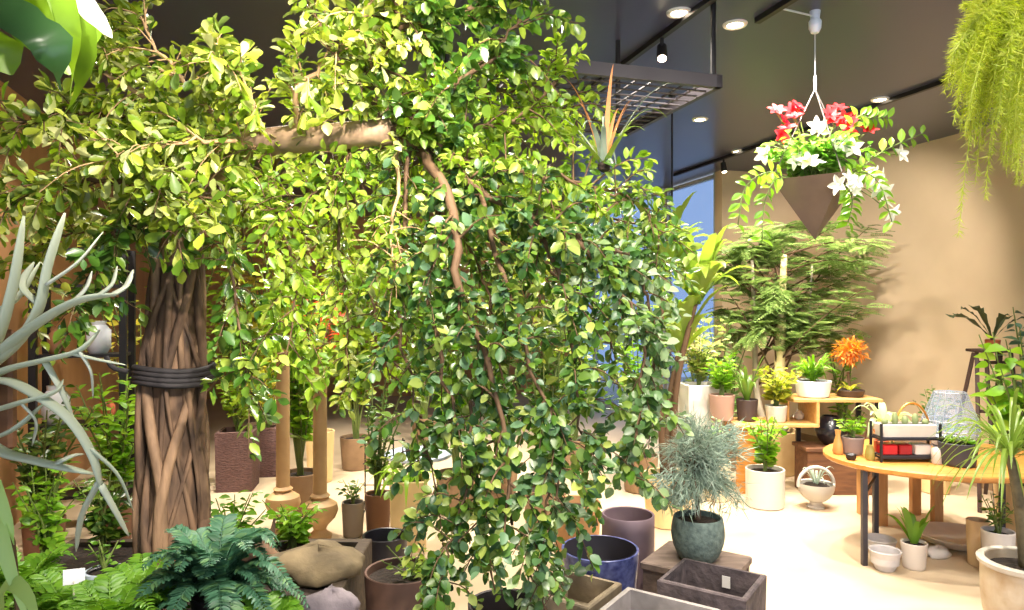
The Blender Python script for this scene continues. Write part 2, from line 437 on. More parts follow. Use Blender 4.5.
def blades(t, base, n, L, w, m, rise=(.6, 1.4), drop=(.3, .9), fold=.25, each=True, name='leaf', az=None, r0=.02, taper=1.0, wave=0, outm=None):
    al = MB()
    for i in range(n):
        a = (2.399 * i + R.random() * .4) if az is None else R.uniform(*az)
        l = L * R.uniform(.65, 1.05); b = np.asarray(base) + np.array([math.cos(a), math.sin(a), 0]) * r0 + Z * R.uniform(0, .02)
        p = arch(b, a, l, R.uniform(*rise), R.uniform(*drop)); k = np.linspace(0, 1, len(p))
        wid = w * np.clip(np.sin(math.pi * (.12 + .88 * k)) ** .8 * taper + (1 - taper) * (1 - k), .02, 1) * R.uniform(.8, 1.1)
        wid[-1] = w * .03
        mb = MB() if each else al
        mb.ribbon(p, wid, (0, 0, 1) if abs(rise[0]) < 3 else (math.cos(a), math.sin(a), .2), fold, wave)
        if each: mb.build(name, m, t, 'all')
    if not each: al.build('foliage', m, t, 'all')
def fern(t, base, n, L, m, rise=(.5, 1.2), drop=(.5, 1.0), pl=.09, npn=18, each=True, tpl=LANCE, name='frond', wsc=1.3):
    al = MB()
    for i in range(n):
        a = 2.399 * i + R.random() * .5; l = L * R.uniform(.6, 1.05)
        p = arch(np.asarray(base) + np.array([math.cos(a), math.sin(a), 0]) * .01, a, l, R.uniform(*rise), R.uniform(*drop), 12)
        mb = MB() if each else al
        mb.tube(p, np.linspace(.004, .0012, 12), 4)
        tg = nz(np.gradient(p, axis=0)); sd = nz(np.cross(tg, Z)); up = np.cross(sd, tg); po, dd, nn, ss = [], [], [], []
        for k in range(npn):
            u = .1 + .9 * k / npn; x = u * 11; j = min(int(x), 10); c = p[j] + (p[j + 1] - p[j]) * (x - j)
            for s in (-1, 1):
                po.append(c); dd.append(sd[j] * s + tg[j] * .45 + up[j] * .1 + rnd3(.06)); nn.append(up[j] + rnd3(.15)); ss.append(pl * (math.sin(math.pi * (.15 + .83 * u)) ** .7 + .06) * R.uniform(.9, 1.1))
        mb.inst(tpl, po, np.array(dd), np.array(nn), ss, wsc)
        if each: mb.build(name, m, t, 'all')
    if not each: al.build('foliage', m, t, 'all')
def plain_pot(name, label, cat, c, r, h, m, group=None, **k):
    t = thing(name, label, cat, c, group); pot_round(t, c, r, h, m, **k); return t
def potted(name, label, c, r, h, m, **k):
    return plain_pot(name, label, 'potted plant', c, r, h, m, **k)
def top(c, h, fill=.9): return np.array([c[0], c[1], c[2] + h * fill])

# ------------------------------------------------------------ planting bed (left)
BZ = .5
t = thing('planting_bed', 'raised timber planting bed full of dark soil under the braided tree', 'planter', (-1.55, 2.5, 0))
MB().rectpot((-1.55, 2.5, 0), 1.6, 2.5, BZ, .06, 0, 1.0, .08).build('timber_wall', mat('dark_timber', (84, 70, 56), .85, 0, (62, 52, 42), 5, .3, (1, 6, 6)), t, False)
MB().box((-1.55, 2.5, BZ - .05), (1.47, 2.37, .05)).build('soil', SOIL, t, False)
BS = BZ - .021

# ------------------------------------------------------------ the big braided tree
tb = P(170, 545, 3.2); tb[2] = BS
tree = thing('braided_tree', 'big ficus tree with braided trunk and wide drooping leafy crown', 'tree', tb)
T0 = P(178, 235, 3.2)
def tr_c(u): return tb * (1 - u) + T0 * u
trm = MB()
us = np.linspace(0, 1, 26)
def tr_r(u): return .15 - .012 * u - .05 * max(0, (u - .55) / .45) ** 1.3 + .06 * max(0, .12 - u)
trm.tube([tr_c(u) for u in us], [tr_r(u) * .76 for u in us], 18)
trm.build('trunk', BARK, tree, 'all')
for k in range(22):
    sgn = 1 if k % 2 else -1; ph = 2 * math.pi * k / 22 + R.random() * .4; tw = sgn * R.uniform(.8, 3.4)
    pts, rr = [], []
    for u in np.linspace(.004, R.uniform(.9, 1.0), 34):
        a = ph + tw * u + .25 * math.sin(7 * u + k); r = tr_r(max(u, 0)) * (.88 + .1 * math.sin(9 * u + k * 2))
        pts.append(tr_c(u) + np.array([math.cos(a) * r, math.sin(a) * r, 0])); rr.append((.019 + .009 * math.sin(5 * u + k * 1.7)) * (1 - .3 * max(u, 0)))
    MB().tube(pts, rr, 9).build('trunk_strand', BARK if k % 3 else mat('bark_light', (78, 58, 42), .8, 0, (146, 116, 88), 16, .7, (1, 1, .25)), tree, 'all')
sc_ = tr_c(.6)
st = MB()
pr = []
for k in range(37):
    a = 2 * math.pi * k / 36; pr.append(sc_ + np.array([math.cos(a) * .163, math.sin(a) * .163, .008 * math.sin(a * 2)]))
for dz in (-.03, -.01, .012, .032):
    st.tube([p + Z * dz for p in pr], .0135, 6, False)
e = sc_ + np.array([-.17, -.08, .02]); st.tube(bez([e, e + np.array([-.05, -.03, .02]), e + np.array([-.075, -.04, .07])], 6), .012, 6)
st.build('trunk_strap', mat('strap_black', (34, 30, 32), .8), tree, 'all')
limb = bez([tr_c(.93), P(196, 195, 3.1), P(232, 152, 2.95), P(275, 141, 2.85), P(330, 137, 2.75), P(392, 131, 2.68)], 22)
MB().tube(limb, np.concatenate([np.linspace(.085, .06, 8), np.linspace(.06, .05, 14)]), 14).build('limb', BARKP, tree, 'all')

def bough(way, n, ls, tpl, m, rad, spread=.16, tw=TWIG, droop=.3, nside=18, leafless=0.0, zbias=0.0):
    """a branch with side twigs; leaves are its sub-part"""
    n = int(n * (2.1 if tpl is ROUND else 1.8)); ls *= .76 if tpl is not OBOV else .82; nside = int(nside * 1.5)
    way = [P(*w) for w in way]; p = bez(way, 18)
    p[1:-1] += NR.normal(0, .008, (16, 3))
    b = MB(); b.tube(p, np.linspace(rad, max(.0025, rad * .25), 18), 7)
    pos, dr, nr, sc = [], [], [], []
    per = max(3, n // (nside + 1))
    def leaves(tp, cnt, s0=.1):
        q = len(tp) - 1
        for k in range(cnt):
            u = s0 + (1 - s0) * (k + R.random()) / cnt; x = u * q; j = min(int(x), q - 1); c = tp[j] + (tp[j + 1] - tp[j]) * (x - j)
            tg = nz(tp[j + 1] - tp[j]); o = nz(rnd3()); o = nz(o - tg * np.dot(o, tg))
            d = nz(o + tg * R.uniform(.3, 1.0) - Z * droop * R.uniform(0, 1.5))
            pos.append(c + d * .008); dr.append(d); nr.append(Z * .9 + np.array([0, -.45, 0]) + rnd3(.5)); sc.append(ls * R.uniform(.55, 1.2))
    for i in range(nside):
        u = leafless + (1 - leafless) * (i + R.random()) / nside; x = u * 17; j = min(int(x), 16); c = p[j] + (p[j + 1] - p[j]) * (x - j)
        tg = nz(p[j + 1] - p[j]); o = nz(rnd3()); L = spread * R.uniform(.6, 1.5)
        d = nz(o + tg * .7 + Z * zbias)
        e = c + d * L - Z * droop * L * .5; tp = bez([c, c + d * L * .55 + Z * .01, e], 6)
        b.tube(tp, np.linspace(max(.0028, rad * .3), .0015, 6), 4, False); leaves(tp, per)
    leaves(p[int(leafless * 17):], per, .1)
    o = b.build('branch', tw, tree, 'all')
    MB().inst(tpl, pos, np.array(dr), np.array(nr), sc).build('foliage', m, o, 'all')
B = bough
# left crown, leaves with pale highlights in their colour
B([(225, 165, 3.0), (150, 130, 2.95), (75, 110, 2.85), (15, 130, 2.75)], 330, .095, OBOV, L_LEFT, .016, .2)
B([(200, 185, 3.05), (135, 180, 2.9), (70, 185, 2.8), (10, 205, 2.75)], 300, .09, OBOV, L_LEFT, .016, .19)
B([(235, 152, 2.9), (205, 100, 2.8), (165, 60, 2.75), (140, 15, 2.75)], 230, .09, OBOV, L_LEFT, .014, .16, TWIGP)
B([(210, 150, 2.9), (130, 90, 2.75), (90, 60, 2.7), (110, 40, 2.7)], 220, .085, OBOV, L_LEFT, .012, .16, TWIGP)
B([(265, 142, 2.85), (250, 100, 2.7), (235, 70, 2.65), (215, 55, 2.6)], 220, .085, OBOV, L_LEFT, .012, .16, TWIGP)
B([(300, 138, 2.8), (300, 90, 2.65), (340, 50, 2.6), (382, -10, 2.55)], 240, .08, OBOV, L_LEFT, .013, .17, TWIGP)
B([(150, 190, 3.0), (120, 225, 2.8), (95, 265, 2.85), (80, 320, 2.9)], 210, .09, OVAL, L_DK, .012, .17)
B([(185, 200, 3.05), (180, 195, 2.8), (178, 215, 2.7), (175, 240, 2.65)], 60, .11, OBOV, L_LEFT, .01, .1)
B([(175, 150, 2.9), (170, 160, 2.7), (150, 190, 2.65), (230, 200, 2.7)], 200, .09, OBOV, L_LEFT, .01, .18)
B([(260, 150, 2.85), (200, 140, 2.65), (140, 150, 2.6), (90, 160, 2.6)], 200, .085, OBOV, L_LEFT, .01, .18, TWIGP)
# upper middle
B([(380, 130, 2.7), (372, 90, 2.65), (385, 40, 2.6), (402, -20, 2.6)], 240, .07, ROUND, L_LEFT, .022, .18)
B([(372, 80, 2.65), (340, 60, 2.6), (320, 30, 2.6), (315, -10, 2.6)], 150, .075, OBOV, L_LEFT, .01, .15)
B([(388, 30, 2.62), (430, 20, 2.6), (470, 10, 2.6), (515, -15, 2.6)], 300, .07, ROUND, L_DK, .012, .17)
B([(392, 131, 2.68), (440, 100, 2.65), (490, 60, 2.6), (522, 20, 2.6)], 330, .07, ROUND, L_DK, .014, .2)
B([(392, 131, 2.68), (455, 125, 2.75), (515, 120, 2.8), (558, 80, 2.8)], 330, .068, OVAL, L_MID, .014, .19)
B([(400, 133, 2.7), (470, 90, 3.0), (530, 95, 3.05), (590, 120, 3.0)], 340, .068, OVAL, L_MID, .014, .2)
B([(380, 135, 2.72), (420, 110, 3.1), (440, 90, 3.3), (480, 80, 3.4)], 300, .068, OVAL, L_MID, .012, .25)
B([(400, 140, 2.7), (470, 160, 2.7), (550, 175, 2.75), (625, 190, 2.75)], 380, .066, OVAL, L_MID, .016, .18)
B([(420, 150, 2.7), (500, 200, 2.6), (570, 235, 2.55), (630, 255, 2.55)], 380, .066, ROUND, L_CUR, .018, .17)
B([(410, 150, 2.7), (480, 180, 3.0), (560, 210, 3.1), (640, 225, 3.1)], 340, .066, OVAL, L_MID, .014, .2)
# drooping curtain
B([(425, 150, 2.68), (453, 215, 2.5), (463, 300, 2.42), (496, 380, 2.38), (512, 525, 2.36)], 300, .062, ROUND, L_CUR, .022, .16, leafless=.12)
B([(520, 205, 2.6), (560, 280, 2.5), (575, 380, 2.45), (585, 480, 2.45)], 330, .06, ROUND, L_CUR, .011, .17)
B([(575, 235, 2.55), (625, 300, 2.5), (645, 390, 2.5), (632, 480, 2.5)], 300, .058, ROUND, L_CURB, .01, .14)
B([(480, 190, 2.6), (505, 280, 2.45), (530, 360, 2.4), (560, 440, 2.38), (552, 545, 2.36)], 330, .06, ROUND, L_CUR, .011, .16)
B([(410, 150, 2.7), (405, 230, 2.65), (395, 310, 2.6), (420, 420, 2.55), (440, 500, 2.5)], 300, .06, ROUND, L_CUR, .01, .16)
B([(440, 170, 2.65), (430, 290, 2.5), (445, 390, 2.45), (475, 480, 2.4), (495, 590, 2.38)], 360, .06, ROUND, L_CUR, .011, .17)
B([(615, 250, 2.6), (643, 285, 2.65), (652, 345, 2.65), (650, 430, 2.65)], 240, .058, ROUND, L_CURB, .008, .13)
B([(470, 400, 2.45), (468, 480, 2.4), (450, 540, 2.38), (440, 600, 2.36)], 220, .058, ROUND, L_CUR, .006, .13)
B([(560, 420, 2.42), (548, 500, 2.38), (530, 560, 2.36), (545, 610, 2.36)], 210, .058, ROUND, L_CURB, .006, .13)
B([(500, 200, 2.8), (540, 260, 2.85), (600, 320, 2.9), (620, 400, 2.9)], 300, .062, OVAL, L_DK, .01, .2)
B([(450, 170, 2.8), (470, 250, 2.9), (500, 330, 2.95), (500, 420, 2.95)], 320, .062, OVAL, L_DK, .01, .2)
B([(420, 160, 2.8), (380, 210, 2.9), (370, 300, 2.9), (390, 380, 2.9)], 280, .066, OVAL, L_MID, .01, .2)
# under the limb, right of the trunk
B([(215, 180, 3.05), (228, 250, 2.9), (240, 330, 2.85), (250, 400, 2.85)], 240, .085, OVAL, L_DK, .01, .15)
B([(270, 150, 2.85), (280, 220, 2.8), (295, 290, 2.8), (285, 370, 2.8)], 260, .075, OVAL, L_MID, .01, .17)
B([(330, 142, 2.78), (335, 220, 2.85), (345, 300, 2.9), (345, 390, 2.9)], 260, .07, OVAL, L_LEFT, .01, .17)
B([(398, 150, 2.68), (398, 200, 2.62), (390, 245, 2.6), (402, 285, 2.6)], 70, .06, OVAL, L_MID, .009, .12, TWIGP, leafless=.4)
B([(350, 150, 2.75), (340, 175, 2.7), (300, 200, 2.7), (260, 210, 2.7)], 180, .07, OVAL, L_MID, .009, .16)
B([(300, 140, 2.8), (250, 200, 3.3), (235, 290, 3.5), (250, 380, 3.5)], 300, .075, OVAL, L_LEFT, .009, .24)
B([(360, 135, 2.75), (310, 190, 3.4), (300, 270, 3.6), (310, 350, 3.6)], 320, .075, OVAL, L_MID, .009, .26)
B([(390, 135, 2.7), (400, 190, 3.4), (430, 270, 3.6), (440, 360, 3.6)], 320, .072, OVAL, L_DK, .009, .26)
B([(400, 135, 2.7), (480, 180, 3.5), (530, 260, 3.7), (540, 360, 3.7)], 320, .072, OVAL, L_LEFT, .009, .26)
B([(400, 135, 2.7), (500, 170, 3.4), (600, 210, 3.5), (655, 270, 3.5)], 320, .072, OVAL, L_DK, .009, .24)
B([(170, 200, 3.1), (110, 230, 3.3), (50, 240, 3.3), (20, 280, 3.3)], 280, .085, OVAL, L_LEFT, .009, .22)
B([(610, 195, 2.75), (640, 200, 2.7), (655, 225, 2.68), (660, 270, 2.68)], 180, .06, OVAL, L_DK, .007, .12)
# bromeliad perched on the crown
bp = P(604, 165, 2.72)
t = thing('bromeliad', 'silvery spiky bromeliad with orange tipped leaves perched in the tree crown', 'plant', bp)
for i in range(16):
    a = 2.399 * i; l = .34 * R.uniform(.7, 1.1); o = i < 6
    p = arch(bp, a, l * (.8 if o else 1), 2.1 if o else R.uniform(.5, 1.3), .2 if o else R.uniform(.3, .8))
    wid = .012 * np.linspace(1.2, .05, 9); MB().ribbon(p, wid, (math.cos(a), math.sin(a), .3), .3).build('leaf', leafmat('leaf_tan_tip', [(206, 130, 78), (220, 160, 110)], .5, .3) if o else L_BLUE if i % 2 else L_PALM, t, 'all')
MB().lathe(bp - Z * .03, [(.004, 0), (.022, .01), (.026, .03), (.012, .045)], 10).build('root_ball', SOIL, t)

# ------------------------------------------------------------ plants at the left frame edge
hub = P(-45, 392, 1.7)
t = thing('staghorn_fern', 'silvery white antler-like staghorn fern hung in front of the left rack', 'plant', hub)
def antler(segs, w0):
    m = MB()
    for k, s in enumerate(segs):
        q = [P(x, y, 1.7 + dz) for x, y, dz in s]; p = bez(q, 4 * len(q)); n = len(p)
        w = w0 * 1.35 if k == 0 else w0 * .75
        prof = np.linspace(w, w * .55, n); prof[-3:] *= np.array([.9, .7, .3])
        m.tube(p, prof, 8, True, .4)
    m.build('frond', L_STAG, t, 'all')
antler([[(-45, 400, 0), (-8, 350, -.02), (12, 290, -.03), (24, 216, 0)]], .017)
antler([[(-45, 390, 0), (10, 350, -.04), (38, 310, -.05), (48, 265, -.04), (65, 213, 0)], [(46, 285, -.05), (78, 262, -.02), (103, 232, .03)], [(40, 305, -.05), (22, 285, 0), (34, 262, .03)]], .016)
antler([[(-45, 395, 0), (0, 352, -.05), (42, 320, -.08), (80, 300, -.08), (118, 294, -.05)], [(72, 303, -.08), (86, 288, -.06), (92, 271, -.04)], [(98, 296, -.07), (112, 284, -.05), (117, 266, -.02)], [(112, 295, -.05), (126, 286, -.02), (133, 270, .02)]], .018)
antler([[(-45, 400, 0), (0, 372, -.05), (45, 360, -.07), (80, 350, -.06), (100, 330, -.03)], [(80, 352, -.06), (91, 372, -.05), (93, 398, -.02)], [(74, 354, -.06), (100, 360, -.05), (126, 365, -.02)], [(45, 361, -.06), (62, 392, -.07), (74, 420, -.05)]], .015)
antler([[(-45, 395, 0), (0, 380, -.06), (38, 396, -.1), (70, 420, -.11), (92, 455, -.1), (101, 488, -.08)], [(99, 482, -.08), (82, 515, -.06), (76, 552, -.02)], [(101, 485, -.08), (116, 512, -.05), (129, 536, 0)], [(90, 448, -.1), (118, 475, -.06), (133, 510, 0)]], .016)
antler([[(-45, 410, 0), (-5, 448, -.05), (40, 462, -.08), (94, 474, -.05)], [(55, 464, -.07), (72, 456, -.05), (84, 454, -.02)]], .018)
antler([[(-45, 405, 0), (-10, 410, -.08), (22, 402, -.12), (55, 392, -.1), (63, 380, -.06)], [(22, 404, -.12), (36, 422, -.1), (32, 446, -.05)]], .013)
antler([[(-45, 412, 0), (-25, 440, -.05), (12, 430, -.1), (48, 400, -.08)]], .011)
antler([[(-45, 385, 0), (-30, 330, .04), (15, 300, .06), (40, 262, .1)]], .012)
for i in range(6):
    a = i * 1.05; MB().ribbon(bez([hub, hub + np.array([.03 * math.cos(a), -.05, .05 * math.sin(a)]), hub + np.array([.1 * math.cos(a), -.03, .1 * math.sin(a)])], 6), [.02, .05, .06, .06, .045, .01], (0, -1, 0), .1).build('shield_frond', L_FERN, t, 'all')
MB().box(hub + np.array([0, .05, 0]), (.22, .03, .3), 0, .008).build('mount_board', WOODB, t)
MB().tube([hub + np.array([0, .05, .15]), (hub[0], hub[1] + .05, HC)], .004, 6).build('hanger_wire', BLACK, t)

hub = P(25, -70, 1.75)
t = thing('hanging_nest_fern', 'broad glossy yellow-green strap leaves of hanging fern at top corner', 'plant', hub)
for way, w, m in (
    ([(20, -60, 1.72), (-20, -10, 1.6), (5, 18, 1.5), (48, 42, 1.5), (62, 92, 1.55)], .05, L_NESTD),
    ([(30, -60, 1.75), (58, -20, 1.75), (78, 30, 1.75), (82, 85, 1.78), (62, 118, 1.8)], .035, L_NEST),
    ([(20, -60, 1.8), (30, -10, 1.85), (40, 30, 1.85), (70, 75, 1.88)], .06, L_NEST),
    ([(10, -60, 1.8), (0, 0, 1.8), (-5, 40, 1.82), (12, 75, 1.85)], .06, L_NEST),
    ([(40, -60, 1.75), (72, -10, 1.72), (92, 15, 1.7), (112, 38, 1.7)], .022, leafmat('leaf_pale_strap', [(156, 164, 96)], .3, .3)),
    ([(35, -60, 1.75), (50, -30, 1.65), (66, 10, 1.6), (74, 60, 1.62), (70, 100, 1.66)], .02, L_BRT),
    ([(30, -60, 1.85), (60, -10, 1.95), (85, 20, 2.0), (95, 45, 2.0)], .04, L_NEST),
    ([(10, -60, 1.75), (-30, -20, 1.65), (-20, 20, 1.6), (0, 25, 1.6), (30, 15, 1.62)], .03, L_BRT)):
    p = bez([P(*q) for q in way], 14); k = np.linspace(0, 1, 14)
    wid = 1.3 * w * np.clip(np.sin(math.pi * (.1 + .9 * k)) ** .6, .05, 1); MB().ribbon(p, wid, (0, -.6, .8), .18, .1).build('leaf', m, t, 'all')
pot_round(t, hub - Z * .08, .12, .14, BLACK, .08)
MB().tube([hub + Z * .04, (hub[0], hub[1], HC)], .004, 6).build('hanger_wire', BLACK, t)

c = np.array([-1.12, 1.5, BS])
t = potted('strap_leaf_plant', 'plant with long pale green strap leaves at bottom left corner', c, .11, .18, BLACK)
for way, w in (([(-20, 700, 1.5), (-18, 600, 1.42), (-8, 520, 1.4), (12, 575, 1.38), (34, 640, 1.36)], .022), ([(-15, 700, 1.5), (-20, 560, 1.45), (-12, 480, 1.42), (8, 520, 1.4), (14, 545, 1.4)], .018),
               ([(-20, 700, 1.5), (-5, 640, 1.42), (8, 585, 1.38), (30, 600, 1.34), (40, 640, 1.3)], .02)):
    p = bez([top(c, .18)] + [P(*q) for q in way], 16); k = np.linspace(0, 1, 16)
    MB().ribbon(p, w * np.clip(np.sin(math.pi * (.15 + .85 * k)), .05, 1), (0, -.7, .7), .2).build('leaf', leafmat('leaf_strap', [(150, 186, 96), (170, 200, 120)], .4, .35), t, 'all')
MB().tube(bez([top(c, .18), P(20, 700, 1.45), P(14, 560, 1.42), P(8, 530, 1.42)], 10), .006, 6).build('stem', TWIG, t)

# ------------------------------------------------------------ on the planting bed
c = at(216, 2.84, BS)
t = potted('blue_fern', 'bushy blue-green fern in front of the braided trunk', c, .1, .1, BLACK, r0=.08)
fern(t, top(c, .1), 52, .38, L_FERNB, (.2, 1.7), (.5, 1.2), .062, 26)
for px, D, lab in ((20, 3.0, 'bright green fern clump at the left frame edge beneath the staghorn fern'), (110, 2.62, 'bright green fern clump in front of the black nursery pot'), (70, 2.75, 'bright green fern clump below the staghorn fern'), (140, 2.8, 'bright green fern clump at foot of the braided trunk'), (268, 2.72, 'small bright green fern beside the blue-green fern, near the rocks')):
    c = at(px, D, BS); t = thing('bed_fern', lab, 'fern', c, 'bright ferns in the planting bed')
    MB().lathe(c, [(.03, 0), (.028, .012), (.012, .022)], 10).build('root_crown', SOIL, t)
    fern(t, c + Z * .015, 30 if px < 200 else 16, .26 if px < 200 else .17, L_FERN, (.6, 1.6), (.3, .9), .06, 14)
c = at(165, 2.66, BS); t = plain_pot('terracotta_pot', 'empty brown terracotta pot at the lower edge below the braided trunk', 'pot', c, .075, .085, mat('terracotta', (158, 104, 72), .8, 0, (140, 88, 60), 10), soil=False, fill=.3)
c = at(105, 3.0, BS); t = plain_pot('black_pot', 'black nursery pot with pale rim among ferns left of the trunk', 'pot', c, .075, .13, BLACK)
MB().lathe(c + Z * .13, [(.074, -.012), (.08, -.008), (.08, .006), (.07, .008)], 24, False).build('rim', mat('pale_rim', (178, 190, 206), .4), t)
leafy(t, top(c, .13), .16, .07, 4, L_FERN, OVAL, .05, 6)
lc = at(74, 2.72, BS)
t = thing('plant_tag', 'white plastic plant tag standing among the ferns below the staghorn', 'plant tag', lc)
MB().box(lc + Z * .1, (.005, .012, .2), .4).build('stake', WHITEP, t, False); MB().box(lc + Z * .215, (.075, .005, .06), .35, .002).build('card', mat('tag_white', (228, 230, 232), .4), t)
for px, D, h, m_, lab in ((45, 3.45, .5, L_BRT, 'leafy green plant in the bed under the tips of the staghorn fern'), (104, 3.55, .42, L_DK, 'dark green leafy plant in the bed touching the foot of the braided trunk'), (232, 3.5, .3, L_FERN, 'low green leafy plant in the bed behind the blue-green fern'), (292, 3.62, .25, L_BRT, 'low leafy plant in the bed behind the tan boulder')):
    c = at(px, D, BS); t = thing('bed_plant', lab, 'plant', c, 'leafy plants in the planting bed')
    MB().lathe(c, [(.03, 0), (.028, .012), (.012, .022)], 10).build('root_crown', SOIL, t)
    leafy(t, c + Z * .015, h, .2, 12, m_, OVAL, .085, 14, .4, .15)
def rock(name, label, c, s, m, seed, cat='rock'):
    rr = random.Random(seed); mb = MB(); nu, nv = 18, 11; vs = []
    ph = [rr.uniform(0, 6) for _ in range(6)]
    for i in range(nv):
        th = math.pi * i / (nv - 1)
        for j in range(nu):
            a = 2 * math.pi * j / nu; k = 1 + .14 * math.sin(3 * a + ph[0] + th * 2) + .1 * math.sin(5 * a + ph[1]) * math.sin(th * 3 + ph[2]) + rr.uniform(-.04, .04)
            z = max(math.cos(th) * k, -.55)
            vs.append((c[0] + s[0] * math.sin(th) * math.cos(a) * k, c[1] + s[1] * math.sin(th) * math.sin(a) * k, c[2] + s[2] * (z + .55)))
    f = [(i * nu + j, i * nu + (j + 1) % nu, (i + 1) * nu + (j + 1) % nu, (i + 1) * nu + j) for i in range(nv - 1) for j in range(nu)]
    o = mb.add(vs, f).build(name, m, None, 'all'); tag(o, label, cat); return o
rock('boulder', 'large tan weathered boulder at the edge of the bed below the turned columns', at(318, 3.3, BS), (.24, .17, .085), mat('rock_tan', (122, 106, 78), .9, 0, (88, 76, 56), 7, .9), 3)
rock('dark_rock', 'purple-grey jagged rock lying in front of the tan boulder', at(332, 2.86, BS), (.12, .07, .07), mat('rock_grey', (84, 76, 82), .85, 0, (122, 112, 116), 9, .9), 8)
# driftwood arm on the boulder
c = at(262, 3.35, BS); t = thing('driftwood', 'dark twisted driftwood piece between the blue-green fern and the tan boulder', 'driftwood', c)
MB().tube(bez([c + np.array([-.12, .02, .03]), c + np.array([0, 0, .1]), c + np.array([.1, -.02, .05])], 10), [.02, .03, .035, .04, .04, .036, .034, .03, .022, .012], 9).build('trunk_piece', BARK, t); MB().tube(bez([c + np.array([.0, 0, .1]), c + np.array([.04, .02, .17]), c + np.array([.05, .03, .24])], 6), np.linspace(.022, .006, 6), 7).build('knot_branch', BARK, t)
# ------------------------------------------------------------ planters along the lower edge
M_CONC = mat('concrete_grey', (158, 150, 146), .8, 0, (136, 128, 124), 10, .3)
M_CHAR = mat('charcoal_stone', (92, 80, 80), .85, 0, (58, 50, 52), 16, .8)
M_OLIV = mat('olive_stone', (134, 120, 96), .85, 0, (112, 98, 78), 10, .4)
AZ = math.radians(-34)
def boxplanter(label, c, w, d, h, t_, m, rz=AZ, soil=None):
    t = thing('box_planter', label, 'planter', c, 'square planters on the floor')
    MB().rectpot(c, w, d, h, t_, rz, .94, soil or h - .06).build('shell', m, t, False)
    return t
dk = np.array([.92, 3.215, 0]); boxplanter('empty square charcoal planter with rough sides and a white label stuck inside', dk, .40, .34, .5, .022, M_CHAR, soil=.3)
lb = bpy.data.objects
# label inside the dark planter, on its far inner wall
ca, sa = math.cos(AZ), math.sin(AZ)
ql = dk + np.array([.02 * ca - (.17 - .028) * sa, .02 * sa + (.17 - .028) * ca, .435])
MB().box(ql, (.038, .003, .055), AZ).build('price_label', mat('sticker', (214, 208, 200), .6), [o for o in bpy.data.objects if o.name.startswith('box_planter')][-1], False)
boxplanter('empty pale grey concrete box planter at the bottom edge beside the charcoal one', np.array([.575, 2.83, 0]), .42, .40, .5, .028, M_CONC, soil=.3)
boxplanter('olive-brown stone box planter half hidden under the drooping leaves', np.array([.285, 3.10, 0]), .29, .32, .5, .024, M_OLIV, soil=.12)
kc = np.array([.96, 3.64, 0])
t = thing('plant_plinth', 'weathered grey-brown wooden crate standing under the teal bonsai pot', 'crate', kc)
GB = mat('grey_brown_wood', (122, 104, 92), .8, 0, (92, 78, 70), 5, .3, (1, 6, 6)); m = MB(); m.box(kc + Z * .41, (.46, .40, .04), AZ, .006); m.build('top_board', GB, t, False)
for sx, sy, w, d in ((0, -1, .44, .025), (0, 1, .44, .025), (1, 0, .025, .32), (-1, 0, .025, .32)):
    x, y = sx * .2, sy * .17; MB().box((kc[0] + x * ca - y * sa, kc[1] + x * sa + y * ca, .195), (w, d, .39), AZ).build('side_board', GB, t, False)
# bonsai
M_TEAL = mat('teal_stone', (98, 112, 104), .8, 0, (66, 80, 76), 34, .5)
bc = np.array([.965, 3.635, .43])
t = potted('pine_bonsai', 'blue-grey feathery conifer bonsai in speckled teal bowl pot on crate', bc, .125, .22, M_TEAL, r0=.09, belly=.026, fill=.88)
b0 = top(bc, .22, .88); tp = P(690, 470, 3.63)
trk = bez([b0, b0 * .5 + tp * .5 + np.array([.015, 0, -.02]), tp], 10); MB().tube(trk, np.linspace(.017, .01, 10), 8).build('trunk', BARK, t, 'all')
br, fo = MB(), MB()
for i in range(40):
    s = trk[R.randint(5, 9)]; px, py = R.uniform(655, 742), R.uniform(418, 506)
    e = P(px, py, 3.63 + R.uniform(-.2, .2)); p = bez([s, s * .5 + e * .5 + Z * .05, e], 8); br.tube(p, np.linspace(.006, .0015, 8), 4)
    po, dd, ss = [], [], []
    for k in range(110):
        j = R.randint(3, 7); c = p[j] + rnd3(.022); d = nz(nz(p[-1] - p[-3]) * .8 + rnd3(.6) - Z * .15); po.append(c); dd.append(d); ss.append(R.uniform(.05, .1))
    fo.inst(NEEDLE, po, np.array(dd), rnd3() + Z, ss, .9)
br.build('branch', TWIG, t); fo.build('foliage', L_BLUE, t)
plain_pot('tall_cylinder_pot', 'tall plum-grey cylinder pot behind the blue pattern pot', 'pot', at(628, 4.02), .15, .55, mat('plum_clay', (128, 108, 116), .6, 0, (114, 96, 104), 5), r0=.15, soil=False, fill=.45)
bp_ = at(600, 3.63); t = plain_pot('blue_pattern_pot', 'round pot with blue and white pattern outside and dark inside', 'pot', bp_, .2, .49, mat('blue_glaze', (38, 44, 96), .3, 0, (104, 112, 160), 26), r0=.16, soil=True, fill=.62)
MB().lathe(bp_, [(.186, .494), (.184, .46), (.165, .32), (.1, .32)], 32, False).build('liner', mat('dark_liner', (44, 40, 48), .6), t)
plain_pot('tan_pot', 'tan clay pot standing behind the blue pattern pot under hanging leaves', 'pot', at(577, 4.45), .15, .5, mat('tan_clay', (200, 152, 104), .75, 0, (184, 134, 88), 6), fill=.9)
c = at(402, 3.3); t = potted('brown_tub', 'big brown tub of dark soil with small green shoots beside the tree', c, .175, .5, mat('brown_tub', (104, 76, 62), .7, 0, (84, 60, 50), 7, .2), fill=.93)
leafy(t, top(c, .5, .93) + np.array([.05, -.05, 0]), .16, .14, 7, L_MID, ROUND, .05, 7, .2)
